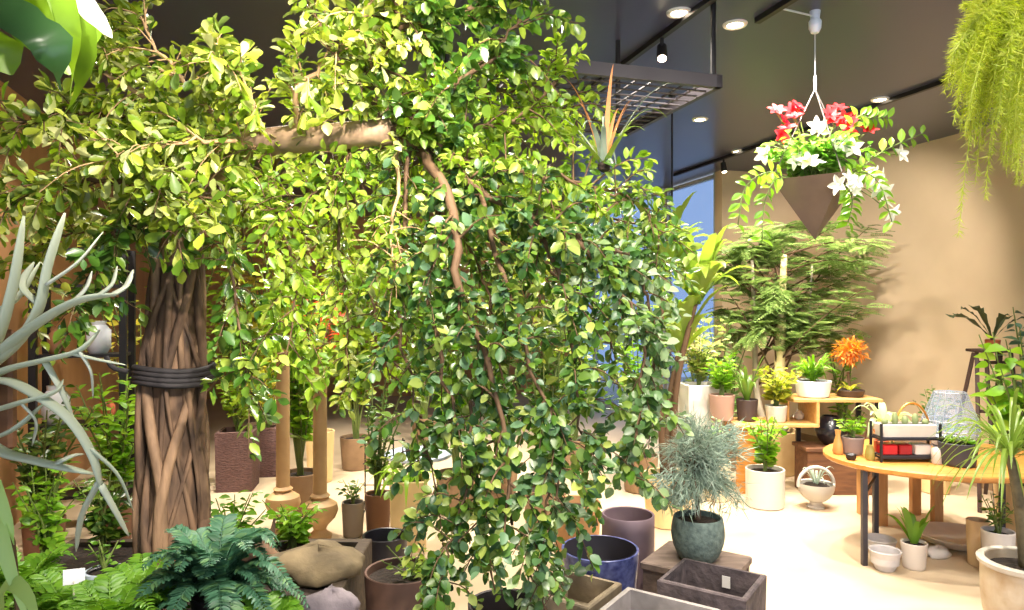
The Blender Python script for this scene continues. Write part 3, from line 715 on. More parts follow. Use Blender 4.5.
c = at(385, 4.05); plain_pot('dark_bowl', 'dark round bowl behind the brown tub', 'pot', c, .13, .42, mat('dark_bowl', (40, 38, 44), .4), soil=False, fill=.6)
c = at(505, 3.0); plain_pot('black_tub', 'black tub at the bottom edge under the drooping branches', 'pot', c, .16, .47, mat('black_tub', (42, 34, 32), .6), fill=.8)

# ------------------------------------------------------------ middle distance, left
def column(px, D, label, h):
    c = at(px, D); t = thing('turned_column_stand', label, 'stand', c, 'tan turned column stands')
    m = mat('tan_column', (196, 160, 112), .6, 0, (176, 140, 94), 5)
    MB().lathe(c, [(.085, 0), (.09, .03), (.06, .05), (.045, .07), (.06, .1), (.115, .16), (.135, .21), (.125, .26), (.08, .29), (.06, .305), (.075, .32), (.055, .34)], 24).build('urn_foot', m, t)
    MB().lathe(c, [(.052, .335), (.05, h - .06), (.07, h - .05), (.08, h - .02), (.08, h)], 20).build('shaft', m, t)
column(320, 5.25, 'tan turned column stand with urn-shaped foot, standing next to small grey pot', 1.35)
column(283, 5.45, 'tan turned column stand with urn-shaped foot, next to the purple woven planter', 1.45)
def foliage_pot(px, D, name, label, r, ph, pm, **k):
    c = at(px, D); t = potted(name, label, c, r, ph, pm); leafy(t, top(c, ph), **k); return t
foliage_pot(353, 5.3, 'grey_pot_plant', 'small grey bucket pot with dark leafy plant beside the turned column', .085, .26, mat('grey_bucket', (128, 116, 104), .6), h=.2, spread=.14, nst=7, m=L_DK, tpl=OVAL, ls=.06, per=8)
c = at(408, 5.05); t = potted('cream_planter', 'tall cream square planter with arching light green leaves', c, .13, .5, CREAM)
for o in list(t.children):
    bpy.data.objects.remove(o)
MB().rectpot(c, .26, .26, .5, .02, .2, .92, .06).build('pot', CREAM, t, False); MB().box(c + Z * .45, (.2, .2, .02), .2).build('soil', SOIL, t, False)
blades(t, top(c, .5), 18, .32, .022, L_BRT, (.6, 1.4), (.6, 1.2))
c = at(384, 5.95); t = thing('wire_rack', 'thin dark wire rack standing behind the cream planter', 'rack', c)
for dx in (-.16, -.08, 0, .08, .16): MB().tube([c + np.array([dx, 0, 0]), c + np.array([dx, 0, .62])], .006, 6).build('upright_wire', BLACK, t)
for z in (.06, .22, .4, .6): MB().tube([c + np.array([-.18, 0, z]), c + np.array([.18, 0, z])], .005, 6).build('cross_wire', BLACK, t)
for dx in (-.16, .16): MB().tube([c + np.array([dx, -.12, .006]), c + np.array([dx, .12, .006])], .006, 6).build('foot_bar', BLACK, t)
c = at(418, 6.1); t = thing('round_side_table', 'low white round table with pale blue top under the leaves', 'table', c)
MB().lathe(c + Z * .43, [(.0, 0), (.29, 0), (.3, .01), (.3, .03), (.29, .035), (0, .035)], 32).build('table_top', mat('pale_blue', (196, 208, 224), .35), t)
MB().lathe(c, [(.16, 0), (.16, .015), (.03, .03), (.025, .43)], 20).build('pedestal', WHITEP, t)
c = at(412, 6.05, .465); plain_pot('black_saucer_bowl', 'small black bowl on the pale blue table', 'bowl', c, .06, .06, BLACK, soil=False, fill=.3)
def crate(px, D, label, w, h):
    c = at(px, D); t = thing('woven_planter', label, 'planter', c, 'woven square planters')
    MB().rectpot(c, w, w, h, .03, .15, .95, .1).build('pot', mat('woven_brown', (108, 78, 72), .85, 0, (78, 54, 52), 30, .8, (1, 1, 4)), t, False)
    return t, top(c, h, .85)
t, b = crate(238, 6.7, 'purple-brown woven square planter left of the turned columns', .34, .56); leafy(t, b, 1.0, .4, 12, L_MID, OVAL, .12, 18)
t, b = crate(268, 7.2, 'smaller woven brown planter tucked behind the first woven one', .2, .5); leafy(t, b, .9, .3, 7, L_YEL, OVAL, .12, 12)
# tall plants behind the crown
def tall(px, D, label, h, spread, m, tpl, ls, nst=13, per=34, r=.17, ph=.34, pm=mat('dull_clay', (150, 122, 92), .8, 0, (128, 102, 76), 6), name='tall_potted_shrub', g='tall plants behind the tree'):
    c = at(px, D); t = thing(name, label, 'potted plant', c, g); pot_round(t, c, r, ph, pm)
    leafy(t, top(c, ph), h, spread, nst, m, tpl, ls, per, .25, .2, .011); return t
tall(186, 7.5, 'tall lime leafy shrub standing behind the braided trunk', 2.5, .5, L_MID, OVAL, .17, 15, 40)
tall(262, 8.3, 'tall yellow leafy shrub behind the woven planters', 2.6, .6, L_YEL, OVAL, .17, 15, 40)
tall(356, 7.5, 'tall lime leafy shrub behind the turned columns', 2.6, .5, L_MID, OVAL, .16, 15, 40)
tall(425, 8.8, 'tall light green shrub behind the pale blue table', 2.6, .55, L_BRT, OVAL, .16, 15, 40)
tall(500, 6.4, 'tall deep green shrub seen through the middle of the drooping curtain', 2.4, .5, L_DK, OVAL, .14, 14, 36)
tall(575, 7.4, 'tall light green shrub seen through the edge of the drooping curtain', 2.3, .5, L_BRT, OVAL, .15, 13, 34)
tall(300, 5.9, 'light green shrub rising immediately behind the turned columns', 2.0, .42, L_BRT, OVAL, .14, 14, 36)
tall(456, 5.9, 'deep green shrub behind the left half of the drooping curtain', 2.1, .34, L_BRT, OVAL, .13, 14, 36)
tall(545, 5.4, 'mid green shrub behind the right half of the drooping curtain', 1.9, .32, L_DK, OVAL, .13, 14, 36)
tall(378, 5.4, 'dark drooping shrub right by the wire rack behind the tree', .95, .22, L_DK, OVAL, .08, 10, 22, .1, .3, mat('brown_pot', (120, 84, 62), .7))
c = at(320, 6.95); t = potted('red_leaf_plant', 'red and orange leaved plant glimpsed through the foliage behind the columns', c, .14, .5, CREAM); leafy(t, top(c, .5), 1.45, .3, 9, L_RED, OVAL, .13, 12, start=.72)
tall(115, 5.2, 'mid green leafy plant left of the braided trunk', 1.0, .4, L_BRT, OVAL, .12, 12, 26, .13, .3, mat('brown_pot', (120, 84, 62), .7))
tall(44, 4.75, 'dark green leafy plant in front of the black shelving', .85, .35, L_DK, OVAL, .11, 12, 24, .13, .3, mat('brown_pot', (120, 84, 62), .7))
tall(142, 6.5, 'yellow-green shrub between the black shelving and the braided trunk', 1.7, .45, L_YEL, OVAL, .15, 9, 18)
# black shelving at the left wall
sc0 = np.array([-3.42, 5.6, 0])
t = thing('black_shelving', 'black metal shelving unit standing before the left wall', 'shelving', sc0)
sw, sd_ = .62, .3
for i in (-.5, .5):
    for j in (-.5, .5):
        p = sc0 + V * sw * i + U * sd_ * j; MB().box((p[0], p[1], 1.1), (.05, .05, 2.2), za).build('post', BLACK, t, False)
for z in (.25, .8, 1.35, 1.9, 2.18):
    MB().box((sc0[0], sc0[1], z), (sw, sd_, .025), za).build('shelf', BLACK, t, False)
for k, (dx, z, r, h, col, lab) in enumerate(((-.2, .8125, .1, .3, (232, 232, 236), 'white ceramic jar on the black shelving'), (.15, .8125, .07, .18, (170, 90, 60), 'terracotta jar beside the white jar on the black shelving'), (.1, 1.3625, .09, .26, (210, 214, 222), 'pale grey vase on upper tier of the black shelving'), (-.2, 1.3625, .06, .2, (150, 104, 70), 'brown bottle vase next to the pale grey vase'))):
    p = sc0 + V * dx; c = np.array([p[0], p[1], z]); m = mat('jar_%d' % k, col, .4)
    o = MB().lathe(c, [(r * .7, 0), (r, h * .2), (r, h * .7), (r * .6, h * .88), (r * .65, h), (r * .55, h), (r * .5, h * .86), (0, h * .3)], 24).build('vase', m); tag(o, lab, 'vase')

# ------------------------------------------------------------ back right: shelf and its plants
sD = 6.6; sx0, sx1 = 2.06, 3.41; zt, zl = .885, .655
xm = (812 - 512) * sD / F; xl = (787 - 512) * sD / F
s0 = np.array([2.7, sD, 0])
t = thing('plywood_shelf', 'low plywood shelf unit on two levels with black post by the back wall', 'shelf', s0)
def bx(name, x0, x1, y0, y1, z0, z1, m, par): return MB().box(((x0 + x1) / 2, (y0 + y1) / 2, (z0 + z1) / 2), (x1 - x0, y1 - y0, z1 - z0), 0, .004).build(name, m, par, False)
bx('top_board', xl, sx1, sD - .17, sD + .25, zt - .032, zt, PLY, t)
bx('lower_board', sx0, xm, sD - .17, sD + .25, zl - .032, zl, PLY, t)
bx('divider', xm - .03, xm, sD - .17, sD + .25, zl, zt - .032, PLY, t)
bx('divider', xl, xl + .025, sD + .0, sD + .25, zl, zt - .032, PLY, t)
bx('side_panel', sx0 + .02, sx0 + .26, sD - .12, sD - .09, 0, zl - .032, WOODO, t)
bx('leg', sx0 + .02, sx0 + .06, sD + .2, sD + .24, 0, zl - .032, WOODO, t)
bx('leg', xm - .06, xm - .02, sD + .2, sD + .24, 0, zl - .032, BLACK, t)
for y in (sD - .15, sD + .21): bx('post', sx1 - .05, sx1 - .01, y, y + .04, 0, zt - .032, BLACK, t)
# plinth below
pc = np.array([3.04, 6.6, 0])
t = thing('wooden_plinth', 'low brown wooden plinth carrying the black round pot under the shelf', 'plinth', pc)
bx('top_board', 2.70, 3.34, 6.42, 6.76, .40, .435, WOODB, t); bx('front_panel', 2.72, 3.32, 6.44, 6.47, 0, .40, WOODB, t); bx('back_panel', 2.72, 3.32, 6.71, 6.74, 0, .40, WOODB, t)
for x in (2.72, 3.29): bx('side_panel', x, x + .03, 6.47, 6.71, 0, .40, WOODB, t)
c = np.array([2.995, 6.58, .437]); t = plain_pot('black_ball_pot', 'large glossy black ball-shaped pot under the plywood shelf', 'pot', c, .075, .27, mat('black_glaze', (26, 24, 30), .25), r0=.065, belly=.07, soil=False, fill=.85)
c = np.array([3.24, 6.56, .437]); t = potted('small_shelf_plant', 'small leafy plant in brown pot under the right end of the shelf', c, .08, .15, mat('brown_pot', (120, 84, 62), .7)); leafy(t, top(c, .15), .2, .13, 6, L_BRT, OVAL, .07, 7)
# moon pot
c = at(816, 6.05); t = thing('moon_pot', 'grey-white moon pot with round side opening showing dark soil', 'potted plant', c)
mb = MB(); rr = .15; vs = []; nu = 28
MB().lathe(c, [(.075, 0), (.08, .012), (.055, .03), (.05, .06)], 20).build('foot', mat('grey_stone', (186, 180, 170), .7), t)
prof = [(.04, .045)] + [(rr * math.sin(a), .045 + rr - rr * math.cos(a)) for a in np.linspace(.3, 1.7, 9)] + [(rr * .93 * math.sin(a), .045 + rr - rr * .93 * math.cos(a)) for a in np.linspace(1.65, 1.3, 4)] + [(0, .045 + rr * .75)]
MB().lathe(c, prof, nu).build('bowl', mat('grey_stone', (186, 180, 170), .7), t)
ring = [c + np.array([rr * 1.02 * math.cos(a), 0, .045 + rr + rr * 1.02 * math.sin(a)]) for a in np.linspace(-.1, math.pi + .1, 22)]
MB().tube(ring, .016, 10).build('hoop', mat('grey_stone', (186, 180, 170), .7), t)
MB().lathe(c + Z * (.045 + rr * .98), [(rr * .9, -.02), (rr * .6, .01), (0, .015)], 20).build('soil', SOIL, t)
blades(t, c + Z * (.05 + rr), 12, .2, .01, L_BLUE, (.9, 1.8), (.5, 1.3))
# pots on the shelf
def shelfpot(px, z, label, r, h, m, D=6.6, name='shelf_plant', **k):
    c = at(px, D, z + .002); t = thing(name, label, 'potted plant', c); pot_round(t, c, r, h, m, **k); return t, top(c, h)
t, b = shelfpot(813, zt, 'white round bowl with bushy green fern on the top board', .165, .15, mat('white_bowl', (222, 222, 224), .4), r0=.14); blades(t, b, 40, .3, .013, L_BRT, (.6, 2.2), (.4, 1.0), each=False); leafy(t, b, .22, .2, 12, L_FERN, LANCE, .1, 12) 
t, b = shelfpot(850, zt, 'dried orange fern-like plant rising from low dark dish on the top board', .13, .06, mat('dark_dish', (64, 48, 38), .6), D=6.62)
st = MB(); st.tube([b, P(848, 372, 6.62)], .012, 6); st.build('stem', TWIG, t); fo = MB(); po, dd, ss = [], [], []
cc = P(850, 352, 6.62)
for i in range(520):
    o = nz(rnd3() + Z * .35); po.append(cc + o * R.uniform(.02, .13) * np.array([1.2, 1, .95])); dd.append(o + rnd3(.5)); ss.append(R.uniform(.035, .075))
fo.inst(LANCE, po, np.array(dd), rnd3() + Z, ss); fo.build('foliage', L_ORG, t, 'all')
blades(t, b + np.array([-.03, -.06, 0]), 9, .12, .014, L_YEL, (.5, 1.1), (.3, .8))
t, b = shelfpot(722, zl, 'pinkish clay pot with upright green leaves on the lower board', .12, .24, mat('pink_clay', (170, 132, 116), .7), D=6.66); leafy(t, b, .42, .15, 12, L_BRT, OVAL, .11, 14, .15, .2)
t, b = shelfpot(747, zl, 'dark brown pot with arching dark leaves between pink pot and yellow croton', .1, .2, mat('dark_brown_pot', (70, 54, 52), .6), D=6.62); blades(t, b, 22, .36, .018, L_DK, (1.2, 2.8), (.3, 1.0))
t, b = shelfpot(776, zl, 'yellow-green croton shrub in a pale pot on the lower shelf board', .1, .15, WHITEP, D=6.56); leafy(t, b, .4, .24, 15, leafmat('leaf_croton', [(150, 160, 44), (184, 182, 60), (116, 140, 38), (200, 190, 84)], .4, .4), OVAL, .1, 16, .3, .15)
c = at(799, 6.7, zl + .002); o = MB().lathe(c, [(.03, 0), (.045, .02), (.045, .05), (.025, .07), (.028, .08), (0, .07)], 18).build('small_white_jar', WHITEP); tag(o, 'small white jar inside the plywood shelf compartment', 'jar')
# white tall square planter
c = at(699, 6.95); t = thing('tall_white_planter', 'tall white square planter with leafy plant beside the plywood shelf', 'potted plant', c)
MB().rectpot(c, .33, .33, .97, .02, .1, 1, .08).build('pot', mat('white_gloss', (212, 206, 198), .4), t, False); MB().box(c + Z * .91, (.27, .27, .03), .1).build('soil', SOIL, t, False)
leafy(t, c + Z * .92, .7, .28, 13, leafmat('leaf_pinkvar', [(150, 170, 70), (190, 190, 120), (110, 146, 50), (206, 176, 140)], .4, .4), OVAL, .12, 20, .3)
# beige pot with shrub, white cylinder with shrub
c = at(717, 6.3); t = potted('beige_pot_shrub', 'beige cylinder pot with airy light green shrub beside the conifer bonsai', c, .125, .34, mat('beige_clay', (214, 196, 160), .7), r0=.11); leafy(t, top(c, .34), .42, .16, 12, L_VAR, OVAL, .07, 18)
c = at(765, 6.1); t = potted('white_cylinder_shrub', 'white cylinder pot on floor with bright rubbery-leaved shrub', c, .165, .325, mat('white_matte', (208, 196, 184), .5), r0=.16, lip=.015); leafy(t, top(c, .325), .55, .17, 10, L_BRT, ROUND, .1, 15, .2, .12, .009)
# feathery tree, two trunks
c = at(772, 7.3); t = thing('feathery_tree', 'tall feathery acacia-like tree with layered tiers before the back wall', 'tree', c)
pot_round(t, c, .26, .45, CREAM); b = top(c, .45)
PT = mat('pale_trunk', (222, 206, 150), .7, 0, (200, 182, 124), 6); GT = mat('grey_trunk', (168, 156, 136), .8, 0, (140, 128, 110), 8)
tips = []
for (px0, px1, py1, r, m, dD) in ((778, 784, 255, .078, PT, 0.0), (757, 752, 260, .04, GT, .1), (806, 812, 265, .025, GT, .05)):
    a = P(px0, 395, 7.3 + dD); p = bez([b + (a - b) * np.array([.3, .3, 0]), a, P((px0 + px1) / 2, 330, 7.3 + dD), P(px1, py1, 7.3 + dD)], 14)
    MB().tube(p, np.linspace(r, r * .4, 14), 10).build('trunk', m, t, 'all'); tips.append(p)
for i in range(58):
    tier = (226, 240, 254, 268, 284, 298, 312, 326, 340)[i % 9]; px = R.uniform(706, 890) if tier < 290 else R.uniform(706, 868)
    e = P(px, tier + abs(px - 800) * .06 + R.uniform(-8, 8), 7.55 + R.uniform(-.35, .5) - max(0, px - 830) * .012); sp = R.choice(tips[:2]); s = sp[R.randint(5, 13) if tier > 280 else R.randint(9, 13)]
    p = bez([s, s * .45 + e * .55 + Z * .08, e], 10); bm = MB(); bm.tube(p, np.linspace(.012, .003, 10), 5)
    o = bm.build('branch', TWIG, t, 'all'); po, dd, nn, ss = [], [], [], []
    for k in range(30):
        j = R.randint(3, 8); tg = nz(p[j + 1] - p[j]); az = R.uniform(0, 6.28); d = nz(np.array([math.cos(az), math.sin(az), R.uniform(-.2, .15)]) + tg * .5)
        po.append(p[j] + (p[j + 1] - p[j]) * R.random() + rnd3(.03)); dd.append(d); nn.append(Z + rnd3(.2)); ss.append(R.uniform(.14, .25))
    MB().inst(COMP, po, np.array(dd), np.array(nn), ss).build('foliage', L_FEA, o)
# vertical-ish broad frond plant near the crown edge
c = at(668, 5.6); t = potted('broad_leaf_dracaena', 'tall plant with broad yellow-green strap leaves by the glazed wall', c, .2, .4, CREAM)
b = top(c, .4)
L_DRA = leafmat('leaf_dracaena', [(122, 158, 46), (92, 134, 40), (150, 174, 66), (108, 148, 44)], .35, .42)
for hx, hy, hD, nl in ((698, 292, 5.6, 24), (664, 262, 5.55, 22), (680, 345, 5.7, 20)):
    hd_ = P(hx, hy, hD)
    MB().tube(bez([b + np.array([(hx - 680) * .002, 0, 0]), b * .5 + hd_ * .5 - np.array([.05, 0, 0]), hd_], 10), np.linspace(.03, .02, 10), 9).build('stem', TWIG, t, 'all')
    for i in range(nl):
        a = 2.399 * i; p = arch(hd_ + np.array([math.cos(a), math.sin(a), 0]) * .02 - Z * (i % 5) * .025, a, R.uniform(.36, .52), R.uniform(.5, 2.4), R.uniform(.15, .7)); k = np.linspace(0, 1, 9)
        MB().ribbon(p, .05 * np.clip(np.sin(math.pi * (.15 + .85 * k)) ** .7, .04, 1), (0, 0, 1), .2, .1).build('leaf', L_DRA, t, 'all')
tall(640, 6.6, 'pale green shrub at the right edge of the tree crown, before the glazed wall', 1.6, .42, L_BRT, OVAL, .14, 12, 30)
tall(728, 7.5, 'broad green shrub rising between the dracaena and the feathery tree trunks', 1.45, .3, L_VAR, OVAL, .13, 11, 24)
tall(700, 8.2, 'dark leafy shrub between the tall white planter and the feathery tree', 1.15, .4, L_DK, OVAL, .13, 9, 16)
tall(842, 7.75, 'deep green shrub behind the orange dried plant by the right wall', 1.3, .25, L_BRT, OVAL, .12, 8, 14)

# ------------------------------------------------------------ round table and what is on it
TZ = .68; tc = np.array([3.06, 4.98, 0])
t = thing('oval_table', 'honey-coloured oval wooden table on dark steel ladder legs', 'table', tc)
vs = []; n = 48; 
for (k, z) in ((0.985, TZ - .04), (1, TZ - .03), (1, TZ - .006), (.99, TZ)):
    for i in range(n):
        a = 2 * math.pi * i / n; vs.append((tc[0] + .80 * k * math.cos(a), tc[1] + .64 * k * math.sin(a), z))
f = [(r * n + i, r * n + (i + 1) % n, (r + 1) * n + (i + 1) % n, (r + 1) * n + i) for r in range(3) for i in range(n)] + [tuple(range(n))[::-1], tuple(range(3 * n, 4 * n))]
MB().add(vs, f).build('table_top', WOODO, t)
MB().box((tc[0], tc[1], TZ - .055), (1.0, .5, .03)).build('apron', DARKST, t, False)
for (ax, ay), (bx_, by) in (((2.37, 4.71), (2.68, 5.16)), ((3.64, 4.78), (3.64, 5.2))):
    for lx, ly in ((ax, ay), (bx_, by)): MB().box((lx, ly, (TZ - .04) / 2), (.035, .035, TZ - .04), 0, .003).build('leg', DARKST, t, False)
    for z in (.1, .2): MB().tube([(ax, ay, TZ - z), (bx_, by, TZ - z)], .012, 6).build('cross_bar', DARKST, t)
def on(px, D): return at(px, D, TZ + .002)
# wire stand with trough and red boxes
c = on(905, 4.82); t = thing('metal_tray_stand', 'small dark metal stand on the table holding a white trough', 'stand', c)
for dx in (-.2, .2):
    for dy in (-.07, .07): MB().box(c + np.array([dx, dy, .13]), (.014, .014, .26)).build('leg', BLACK, t, False)
for dy in (-.07, .07):
    for z in (.03, .155): MB().box(c + np.array([0, dy, z]), (.4, .01, .012)).build('rail', BLACK, t, False)
for z in (.03, .155):
    for dx in (-.2, .2): MB().box(c + np.array([dx, 0, z]), (.01, .14, .012)).build('rail', BLACK, t, False)
MB().box(c + Z * .04, (.38, .13, .008)).build('shelf_plate', DARKST, t, False); MB().box(c + Z * .165, (.38, .13, .008)).build('shelf_plate', DARKST, t, False)
c2 = c + Z * .169; t = thing('white_trough', 'white trough of small cacti on top of the metal stand', 'potted plant', c2)
MB().rectpot(c2, .37, .12, .085, .01, 0, .95, .02).build('pot', WHITEP, t, False); MB().box(c2 + Z * .07, (.34, .09, .01)).build('soil', SOIL, t, False)
for i in range(5):
    q = c2 + np.array([-.14 + .07 * i, 0, .073]); h = R.uniform(.04, .09); MB().lathe(q, [(.014, 0), (.02, h * .3), (.02, h * .7), (.012, h * .95), (0, h)], 12).build('cactus', leafmat('cactus', [(120, 140, 90), (150, 160, 110)], .6, .1), t)
for i, (dx, w, col, lab) in enumerate(((-.125, .1, (196, 26, 32), 'bright red box at the end of the lower tier of metal stand'), (-.02, .09, (160, 20, 26), 'darker red box beside the bright red one on metal stand'), (.1, .11, (226, 214, 204), 'off-white box beside the red boxes on the metal stand'))):
    q = c + np.array([dx, 0, .044]); o = MB().box(q + Z * .035, (w, .1, .07), 0, .006).build('storage_box', mat('box_%d' % i, col, .4)); tag(o, lab, 'box')
# glass terrarium
c = on(950, 5.3); t = thing('glass_terrarium', 'clear faceted glass terrarium with metal edges standing on the table', 'terrarium', c)
GLS = glassmat('terrarium_glass', (204, 214, 230), .2, .1)
prof = [(.13, .0), (.2, .13), (.19, .2), (.11, .41), (.0, .425)]
sg = 8; gl_ = MB().lathe(c, prof, sg); gl_.build('glass', GLS, t, False)
ed = MB(); ew = mat('terrarium_edge', (176, 180, 190), .35, .5)
pt = lambda r, z, k: c + np.array([r * math.cos(2 * math.pi * k / sg), r * math.sin(2 * math.pi * k / sg), z])
for i in range(4):
    for k in range(sg):
        if prof[i][0] > 0: ed.tube([pt(*prof[i], k), pt(*prof[i], k + 1)], .0025, 5)
        if i < 3: ed.tube([pt(*prof[i], k), pt(*prof[i + 1], k)], .0025, 5)
ed.build('edge_frame', ew, t)
MB().lathe(c + Z * .012, [(.115, 0), (.15, .05), (.0, .06)], 16).build('moss', leafmat('moss', [(90, 110, 60)], .9, .1), t)
blades(t, c + Z * .07, 10, .13, .014, L_TEAL, (.8, 1.6), (.2, .7), each=False)
# dark pot of succulents
c = on(958, 4.68); t = potted('succulent_pot', 'dark grey round pot of clustered green succulents in front of the terrarium', c, .12, .15, mat('dark_pot', (58, 58, 62), .6)); 
for i in range(11):
    a = 2.399 * i; q = top(c, .15) + np.array([math.cos(a), math.sin(a), 0]) * .028 * math.sqrt(i); fo = MB()
    for j in range(12):
        b_ = 2.399 * j; d = nz(np.array([math.cos(b_), math.sin(b_), .5 + .1 * j])); fo.inst(OVAL, [q + Z * .01], d, Z, .05)
    fo.build('rosette', L_OLD if i % 2 else L_FERN, t, 'all')
c = on(937, 4.72); o = MB().lathe(c, [(.03, 0), (.034, .01), (.036, .08), (.03, .1), (.022, .105), (.02, .1), (0, .09)], 20).build('white_tumbler', WHITEP); tag(o, 'small white tumbler between metal stand and dark succulent pot', 'tumbler')
# hoop basket
c = on(912, 5.2); t = potted('hoop_basket', 'brass hooped basket planter with grey-green cactus behind the metal stand', c, .13, .12, mat('grey_basket', (150, 140, 128), .7), r0=.11)
MB().tube([c + np.array([.135 * math.cos(a), 0, .1 + .24 * math.sin(a)]) for a in np.linspace(0, math.pi, 22)], .008, 8).build('hoop', mat('brass', (206, 150, 70), .35, .6), t)
leafy(t, top(c, .12), .13, .1, 6, L_OLD, OVAL, .05, 6)
c = on(884, 5.32); t = potted('striped_leaf_plant', 'plant with long striped pale green leaves at back of the table', c, .07, .13, mat('clay_pale', (206, 176, 140), .7))
blades(t, top(c, .13), 13, .3, .026, L_VAR, (.8, 2.2), (.5, 1.4))
c = on(853, 5.02); t = potted('table_herb', 'bushy green herb in a grey-brown pot at the table edge', c, .075, .12, mat('greybrown_pot', (130, 112, 106), .7)); leafy(t, top(c, .12), .16, .13, 8, L_BRT, OVAL, .07, 8)
c = on(838, 5.03); o = MB().lathe(c, [(.03, 0), (.038, .02), (.03, .08), (.016, .13), (.022, .17), (.016, .168), (.012, .13), (0, .03)], 20).build('amber_vase', mat('amber', (196, 142, 80), .25)); tag(o, 'amber glass vase at the extreme end of the honey table', 'vase')
c = on(870, 4.83); o = MB().lathe(c, [(.026, 0), (.032, .015), (.03, .06), (.022, .09), (.024, .1), (.018, .098), (0, .02)], 18).build('olive_glass', mat('olive_glass', (146, 136, 70), .25)); tag(o, 'olive glass jar standing before the table herb', 'jar')
c = on(851, 4.84); o = MB().lathe(c, [(.025, 0), (.034, .012), (.036, .035), (.03, .04), (0, .02)], 18).build('black_dish', BLACK); tag(o, 'tiny black dish on table edge below the herb', 'dish')
c = on(881, 5.05); t = potted('rust_pot_plant', 'rust-coloured little pot with brown leaves beside the table herb', c, .05, .09, mat('rust', (176, 92, 58), .7)); leafy(t, top(c, .09), .1, .07, 5, L_ORG, OVAL, .05, 6)
# bench and things under the table
c = np.array([3.16, 5.72, 0]); t = thing('wooden_bench', 'tan wooden bench with stout legs behind the oval table', 'bench', c)
MB().box(c + Z * .445, (.62, .42, .04), .0, .006).build('seat', WOODT, t, False)
for dx in (-.22, .22):
    for dy in (-.15, .15): MB().box(c + np.array([dx, dy, .21]), (.075, .06, .43), 0, .004).build('leg', WOODT, t, False)
c = at(914, 4.66); t = potted('snake_plant', 'small white pot with spiky green snake plant under the table', c, .082, .17, mat('white_matte', (208, 196, 184), .5), r0=.068); blades(t, top(c, .17), 13, .22, .02, L_FERN, (.9, 3.0), (.1, .5))
for px, D, r, h, lab in ((885, 4.63, .1, .13, 'pale grey stone bowl standing beside the snake plant'), (880, 4.95, .11, .1, 'whitish stone bowl behind the pale grey one, by the table leg')):
    plain_pot('stone_bowl', lab, 'bowl', at(px, D), r, h, mat('pale_stone', (206, 200, 198), .8, 0, (184, 178, 178), 10), soil=False, fill=.35, r0=r * .6)
c = at(958, 5.12); t = thing('concrete_basin', 'shallow whitish concrete basin lying on floor under the table', 'basin', c)
MB().lathe(c, [(.16, 0), (.24, .03), (.275, .075), (.27, .082), (.25, .078), (.2, .05), (0, .035)], 32).build('basin_bowl', mat('white_concrete', (226, 214, 196), .8, 0, (208, 194, 176), 6), t); MB().lathe(c, [(.12, -.0), (.12, .01)], 16).build('foot', mat('white_concrete', (226, 214, 196), .8), t)
rock('white_stone', 'small white angular stone next to the snake plant', at(938, 4.86), (.085, .06, .05), mat('white_rock', (222, 214, 206), .85, 0, (204, 196, 190), 8, .4), 5, 'stone')

# ------------------------------------------------------------ right frame edge
c = at(1027, 3.55); t = potted('pachypodium', 'spiky palm-like pachypodium in white latticed pot near the oval table', c, .2, .45, mat('lattice_pot', (214, 200, 178), .6, 0, (184, 154, 118), 7, .6), r0=.15, lip=.02, belly=.02)
b = top(c, .45); hd_ = P(1010, 455, 3.55)
MB().tube(bez([b, b * .5 + hd_ * .5 + np.array([.01, 0, 0]), hd_], 12), np.linspace(.034, .019, 12), 12).build('trunk', mat('pachy_bark', (118, 104, 76), .8, 0, (86, 76, 56), 20, .8), t, 'all')
rim = MB(); rim.lathe(c + Z * .45, [(.2, -.03), (.215, -.02), (.218, 0), (.205, .01), (.183, .005), (.18, -.03)], 32, False); rim.build('rim', WHITEP, t)
hd_ = hd_ + Z * .06
for i in range(78):
    a = 2.399 * i; p = arch(hd_ + np.array([math.cos(a), math.sin(a), 0]) * .02 - Z * .004 * (i % 20), a, R.uniform(.27, .4), R.uniform(-.1, 1.5), R.uniform(.35, .95)); k = np.linspace(0, 1, 9)
    MB().ribbon(p, .0085 * np.clip(np.sin(math.pi * (.12 + .88 * k)) ** .6, .05, 1), (0, 0, 1), .3).build('leaf', L_PALM, t, 'all')
c = at(998, 4.5); t = potted('grey_pot_bush', 'grey-white pot with small dark green bush behind the pachypodium', c, .095, .3, mat('greywhite', (206, 200, 196), .6)); leafy(t, top(c, .3), .28, .13, 7, L_DK, OVAL, .06, 9)
c = at(985, 4.3); plain_pot('tan_pot_tall', 'narrow tan pot beside the grey-white bush pot', 'pot', at(978, 4.72), .07, .3, mat('tan_pot2', (218, 190, 150), .7), soil=False, fill=.4)
# dark slatted ladder stand with dark bundle
c = at(992, 6.1); t = thing('plant_ladder', 'dark slatted wooden plant ladder leaning near the right wall', 'ladder', c)
DW = mat('dark_wood', (74, 52, 44), .6, 0, (54, 38, 34), 5, 0, (8, 8, 1))
lz = lambda px, py, D: P(px, py, D)
for x0, x1 in ((-.24, -.1), (-.1, -.02), (.04, .08), (.18, .2)):
    a = c + np.array([x0, -.2, .0]); b_ = c + np.array([x1, .05, 1.34]); d = b_ - a
    MB().tube([a, b_], .02, 4).build('slat', DW, t, False)
for u in (.3, .62, .93):
    MB().tube([c + np.array([-.24 + .14 * u, -.2 + .25 * u, 1.34 * u]), c + np.array([.18 + .02 * u, -.2 + .25 * u, 1.34 * u])], .014, 4).build('rung', DW, t, False)
for x0 in (-.2, .2): MB().tube([c + np.array([x0, .38, 0]), c + np.array([x0 * .6, .06, 1.33])], .02, 4).build('back_leg', DW, t, False)
MB().box(c + np.array([.04, .05, 1.35]), (.34, .22, .025), 0, .004).build('top_tread', DW, t, False)
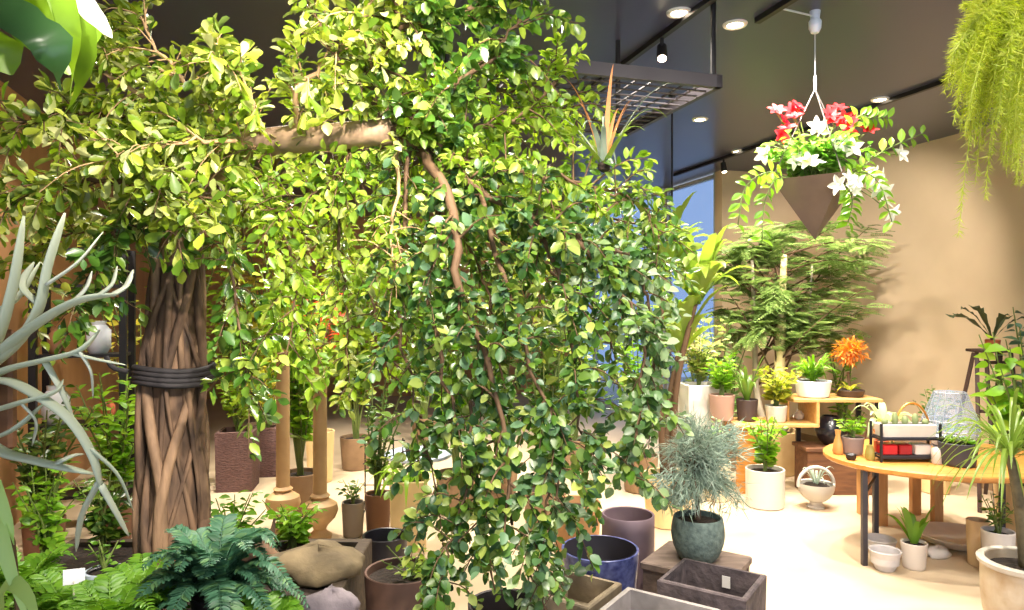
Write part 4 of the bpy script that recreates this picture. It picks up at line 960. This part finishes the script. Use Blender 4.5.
c = np.array([c[0] + .04, c[1] + .05, 1.3625]); t = potted('olive_staghorn', 'dull olive staghorn plant with blunt lobed leaves on the plant ladder', c, .06, .08, mat('rust', (176, 92, 58), .7))
for az, L, rise, w in ((2.9, .34, .9, .05), (3.1, .4, .75, .055), (2.6, .32, 1.3, .05), (3.5, .34, 1.3, .04), (1.8, .25, 2.0, .04), (4.6, .25, 1.4, .04), (.3, .25, 1.2, .04), (5.6, .28, 1.0, .045)):
    p = arch(top(c, .08), az, L, rise, .25); k = np.linspace(0, 1, 9)
    MB().ribbon(p, w * (.15 + .95 * k ** 1.3), (0, 0, 1), .15, .35).build('frond', L_OLD, t, 'all')
c = at(1024, 5.35); t = potted('monstera', 'big leaved bright green monstera behind the pachypodium by right wall', c, .2, .4, CREAM)
leafy(t, top(c, .4), 1.2, .34, 18, L_BRT, HEART, .2, 9, .5, .4, .01)
c = at(1030, 5.95); t = potted('teal_leaf_plant', 'tall plant with dull teal leaves at the frame edge above the monstera', c, .18, .4, CREAM)
leafy(t, top(c, .4), 1.4, .2, 9, L_TEAL, OVAL, .18, 8, .5, .45, .01)
c = at(935, 6.55); t = potted('dark_fern_pot', 'dark green bushy plant peeping over behind the glass terrarium', c, .14, .5, CREAM); leafy(t, top(c, .5), .55, .22, 9, L_DK, OVAL, .1, 9, .3, .5)

# ------------------------------------------------------------ hanging cone planter
apex = P(815, 240, 4.05); tz = 2.47
hc_ = np.array([apex[0], apex[1], tz])
t = thing('hanging_planter', 'hanging bronze pyramid planter full of red and white flowers', 'hanging planter', hc_)
rz = .12; hw = .265
cs = [hc_ + np.array([hw * math.cos(rz + k * math.pi / 2 - math.pi / 2 ), hw * math.sin(rz + k * math.pi / 2 - math.pi / 2), 0]) for k in range(4)]
ci = [hc_ + (q_ - hc_) * .95 for q_ in cs]; ai = apex + Z * .02
vs = [apex] + cs + ci + [hc_ - Z * .03 + (q_ - hc_) * .85 for q_ in cs]
f = [(0, 1 + (k + 1) % 4, 1 + k) for k in range(4)] + [(1 + k, 1 + (k + 1) % 4, 5 + (k + 1) % 4, 5 + k) for k in range(4)] + [(5 + k, 5 + (k + 1) % 4, 9 + (k + 1) % 4, 9 + k) for k in range(4)] + [(9, 10, 11, 12)]
MB().add(vs, f).build('pyramid_shell', mat('bronze', (128, 108, 96), .3, .5, (112, 94, 86), 5), t, False)
MB().add([hc_ - Z * .02 + (q_ - hc_) * .88 for q_ in cs], [(0, 1, 2, 3)]).build('soil', SOIL, t, False)
jn = hc_ + Z * .53
for q_ in (cs[0], cs[1], cs[3]): MB().tube([q_, jn], .004, 6).build('wire', mat('wire_grey', (96, 90, 88), .5, .4), t)
MB().tube([jn - Z * .01, jn + Z * .07, jn + Z * .08], [.009, .009, .005], 8).build('ferrule', frame_m, t)
hk = np.array([hc_[0], hc_[1], HC - .02]); MB().tube([jn + Z * .07, hk - Z * .1], .003, 6).build('cable', frame_m, t)
sb = hc_ - Z * .01
leafy(t, sb, .27, .3, 38, leafmat('leaf_planter', [(92, 146, 48), (130, 176, 66), (70, 120, 40), (164, 196, 96)], .4, .4), OVAL, .12, 13, .35, .2, .004)
def flower(c, d, r, m, name, k=6):
    d = nz(d); a = nz(np.cross(d, [.3, .2, 1])); b_ = np.cross(d, a); mb = MB()
    for i in range(k):
        t_ = 2 * math.pi * i / k; o = a * math.cos(t_) + b_ * math.sin(t_); mb.inst(OVAL, [c], o + d * .5, d, r)
    mb.inst(OVAL, [c] * 3, np.array([d + a * .3, d - a * .3, d + b_ * .3]), a, r * .4)
    return mb.build(name, m, t, 'all')
stm = MB()
for px, py, D in ((776, 112, 4.0), (783, 122, 3.95), (791, 112, 4.05), (797, 108, 4.0), (788, 130, 3.9), (780, 135, 3.95), (795, 118, 3.98), (829, 115, 4.0), (838, 110, 4.05), (843, 119, 4.0), (852, 124, 3.95), (848, 131, 3.95), (868, 131, 4.0), (835, 121, 4.0)):
    c = P(px, py, D + .05); stm.tube(bez([sb + (c - sb) * np.array([.3, .3, 0]), c * .6 + sb * .4, c], 6), .003, 4); flower(c, rnd3(.5) + Z * .6 + np.array([0, -.6, 0]), .062, PET_R, 'red_flower')
for px, py, D in ((808, 162, 3.8), (815, 158, 3.78), (798, 160, 3.85), (843, 145, 3.8), (852, 148, 3.85), (836, 143, 3.8), (826, 128, 3.85), (848, 180, 3.7), (858, 184, 3.72), (840, 185, 3.7), (852, 192, 3.72), (878, 188, 3.8), (884, 202, 3.8), (888, 193, 3.82), (880, 178, 3.85), (899, 155, 3.9), (890, 212, 3.8), (764, 155, 3.95), (815, 127, 3.9), (870, 175, 3.8)):
    c = P(px, py, D + .1); stm.tube(bez([sb + (c - sb) * np.array([.35, .35, 0]), c * .7 + sb * .3 + Z * .05, c], 6), .003, 4); flower(c, rnd3(.6) + np.array([.2, -.8, .2]), .066, PET_W, 'white_flower', 5)
stm.build('flower_stem', STEMG, t)
for way in ([(790, 178, 4.0), (768, 172, 3.95), (745, 188, 3.95), (738, 225, 3.95)], [(790, 178, 4.0), (775, 180, 3.9), (764, 205, 3.9), (762, 240, 3.9)], [(835, 180, 4.0), (860, 168, 3.95), (885, 150, 3.95), (922, 134, 3.95)], [(840, 180, 4.0), (862, 172, 3.85), (880, 185, 3.8), (892, 222, 3.8)], [(840, 180, 3.95), (850, 190, 3.85), (852, 205, 3.84), (848, 222, 3.85)], [(840, 175, 4.0), (855, 120, 4.0), (870, 118, 4.0), (888, 118, 4.0)]):
    p = bez([P(*q_) for q_ in way], 12); vm = MB(); vm.tube(p, .0035, 5); po, dd, ss = [], [], []
    for k in range(2, 12):
        tg = nz(p[min(k + 1, 11)] - p[k - 1]); sdv = nz(np.cross(tg, [0, 1, .2]))
        for s_ in (-1, 1): po.append(p[k]); dd.append(sdv * s_ + tg * .6 + rnd3(.2)); ss.append(R.uniform(.055, .085))
    o = vm.build('vine', STEMG, t, 'all'); MB().inst(OVAL, po, np.array(dd), np.array([0, -.7, .7]) + rnd3(.2), ss).build('foliage', L_BRT, o, 'all')
t = thing('ceiling_hook_fitting', 'white ceiling fitting with side arm that carries the hanging planter cable', 'fitting', (hk[0], hk[1], HC))
m = MB(); m.lathe(np.array([hk[0], hk[1], HC - .13]), [(0, 0), (.022, .004), (.034, .03), (.036, .07), (.025, .085), (.03, .13)], 18); m.build('hook_body', mat('fitting_white', (214, 222, 236), .3), t)
MB().tube([(hk[0], hk[1], HC - .03), (hk[0] - .25, hk[1] - .08, HC - .012)], .006, 6).build('side_arm', frame_m, t)

# ------------------------------------------------------------ hanging asparagus fern, top right
ac = P(1062, 20, 2.3)
t = thing('hanging_asparagus_fern', 'feathery yellow-green asparagus fern hanging at the top right corner', 'hanging plant', ac)
pot_round(t, ac - Z * .12, .15, .16, BLACK, .1)
for dx, dy in ((.12, 0), (-.12, 0), (0, .12)): MB().tube([ac + np.array([dx, dy, .04]), (ac[0], ac[1], ac[2] + .5)], .003, 5).build('hanger_wire', BLACK, t)
MB().tube([(ac[0], ac[1], ac[2] + .49), (ac[0], ac[1], HC)], .004, 6).build('hanger_cable', BLACK, t)
ways = []
for i in range(88):
    q_ = R.random(); ex = 944 + 92 * q_ ** 1.1; ey = 92 + 95 * q_ ** .7 + R.uniform(-62, 14)
    if i % 5 == 0: ex, ey = R.uniform(958, 1005), R.uniform(2, 70)
    ways.append((ex, ey, 2.3 + R.uniform(-.25, .2)))
ways += [(958, 238, 2.2), (985, 200, 2.15), (975, 185, 2.2), (944, 92, 2.25), (975, 15, 2.25), (975, 28, 2.2)]
for ex, ey, D in ways:
    e = P(ex, ey, D); midp = P(1062 + (ex - 1062) * R.uniform(.5, .62), ey * .18 - R.uniform(5, 25), (D + 2.3) / 2)
    p = bez([ac + Z * .02, midp, P(ex + (1062 - ex) * .13, ey * .55 - 2, D), e], 16); mb = MB(); mb.tube(p, np.linspace(.003, .001, 16), 4)
    po, dd, ss = [], [], []
    for k in range(330):
        x = R.uniform(2, 14.9); j = int(x); tg = nz(p[j + 1] - p[j]); o = nz(rnd3()); d = nz(o + tg * .7 - Z * .2); po.append(p[j] + (p[j + 1] - p[j]) * (x - j)); dd.append(d); ss.append(.066 * (1.2 - x / 18) * R.uniform(.6, 1.2))
    mb.inst(NEEDLE, po, np.array(dd), rnd3() + Z, ss, 1.3); mb.build('frond', L_ASP, t)

# ------------------------------------------------------------ light
w = bpy.data.worlds.new('World'); bpy.context.scene.world = w; w.use_nodes = True
bg = w.node_tree.nodes['Background']; bg.inputs[0].default_value = (.72, .83, 1.0, 1); bg.inputs[1].default_value = 2.0
def spot(loc, target, power, size=70, blend=.6, col=(1, .905, .79), rad=.05):
    l = bpy.data.lights.new('fixture_or_added_spot', 'SPOT'); l.energy = power * .86; l.spot_size = math.radians(size); l.spot_blend = blend; l.color = col; l.shadow_soft_size = rad
    o = bpy.data.objects.new('fixture_or_added_spot', l); C.objects.link(o); o.location = tuple(loc)
    from mathutils import Vector
    d = Vector([float(a - b) for a, b in zip(target, loc)]); o.rotation_euler = d.to_track_quat('-Z', 'Y').to_euler()
zc = HC - .05
for s in spots:
    spot((s[0], s[1], zc), (s[0], s[1], 0), 260, 100, .8)
spot((hd[0], hd[1], zc - .1), (hd[0] - .5, hd[1] - 1.2, 1.4), 300, 60)
# unseen spots added at ceiling height to brighten plants, walls and floor
S = [((1.6, 3.6), (1.9, 5.2, 0), 420, 80), ((2.8, 4.4), (2.9, 5.0, .6), 420, 80), ((2.6, 6.2), (2.7, 6.6, .6), 420, 80), ((1.9, 5.6), (2.0, 6.0, 0), 420, 80), ((3.4, 6.6), (3.0, 7.4, 1.6), 300, 80),
     ((-.3, 1.2), (-.6, 2.7, 1.7), 330, 75), ((.7, .6), (-1.4, 2.95, 2.0), 620, 40), ((.3, 1.2), (-.9, 2.8, 2.2), 260, 50), ((-2.2, 5.6), (-1.6, 6.4, 1.6), 420, 80), ((-1.0, 7.4), (-1.2, 7.6, 1.6), 420, 90), ((.4, 7.6), (.3, 7.9, 1.4), 420, 90), ((.2, .5), (.0, 2.6, 2.2), 300, 75), ((2.6, 1.2), (1.9, 2.35, 2.6), 260, 60), ((1.8, 5.9), (2.6, 7.4, 1.9), 160, 80), ((.6, 1.0), (.3, 2.5, 1.2), 300, 75), ((-.4, 4.3), (-.3, 2.9, 2.0), 500, 75), ((-1.4, 4.6), (-1.2, 3.2, 1.9), 380, 75), ((.4, 4.6), (.3, 2.8, 1.6), 380, 75),
     ((-1.4, 5.2), (-1.4, 5.4, 0), 420, 90), ((-2.6, 6.2), (-2.4, 6.8, .8), 400, 90), ((-.5, 6.0), (-.6, 6.8, .8), 420, 90), ((.6, 6.4), (.7, 6.8, .6), 360, 90), ((-3.0, 4.6), (-3.6, 5.6, 1.2), 200, 80),
     ((1.2, 1.6), (1.95, 4.0, 2.4), 130, 50), ((1.3, .5), (1.75, 2.3, 2.4), 190, 50), ((2.4, 2.2), (2.7, 3.5, .8), 260, 70), ((1.2, 2.2), (.8, 3.2, .3), 200, 70), ((2.6, 5.4), (3.9, 8.0, 1.8), 300, 70)]
for (x, y), tg, pw, sz in S: spot((x, y, zc), tg, pw, sz)

# ------------------------------------------------------------ camera
cd = bpy.data.cameras.new('camera'); co = bpy.data.objects.new('camera', cd); C.objects.link(co)
co.location = (0, 0, E); co.rotation_euler = (math.pi / 2, 0, 0)
cd.sensor_fit = 'HORIZONTAL'; cd.sensor_width = 36; cd.lens = 36 * F / W; cd.clip_start = .05
bpy.context.scene.camera = co
vs_ = bpy.context.scene.view_settings
vs_.view_transform = 'Standard'; vs_.look = 'None'; vs_.gamma = 1; vs_.use_curve_mapping = False; vs_.exposure = 0.2
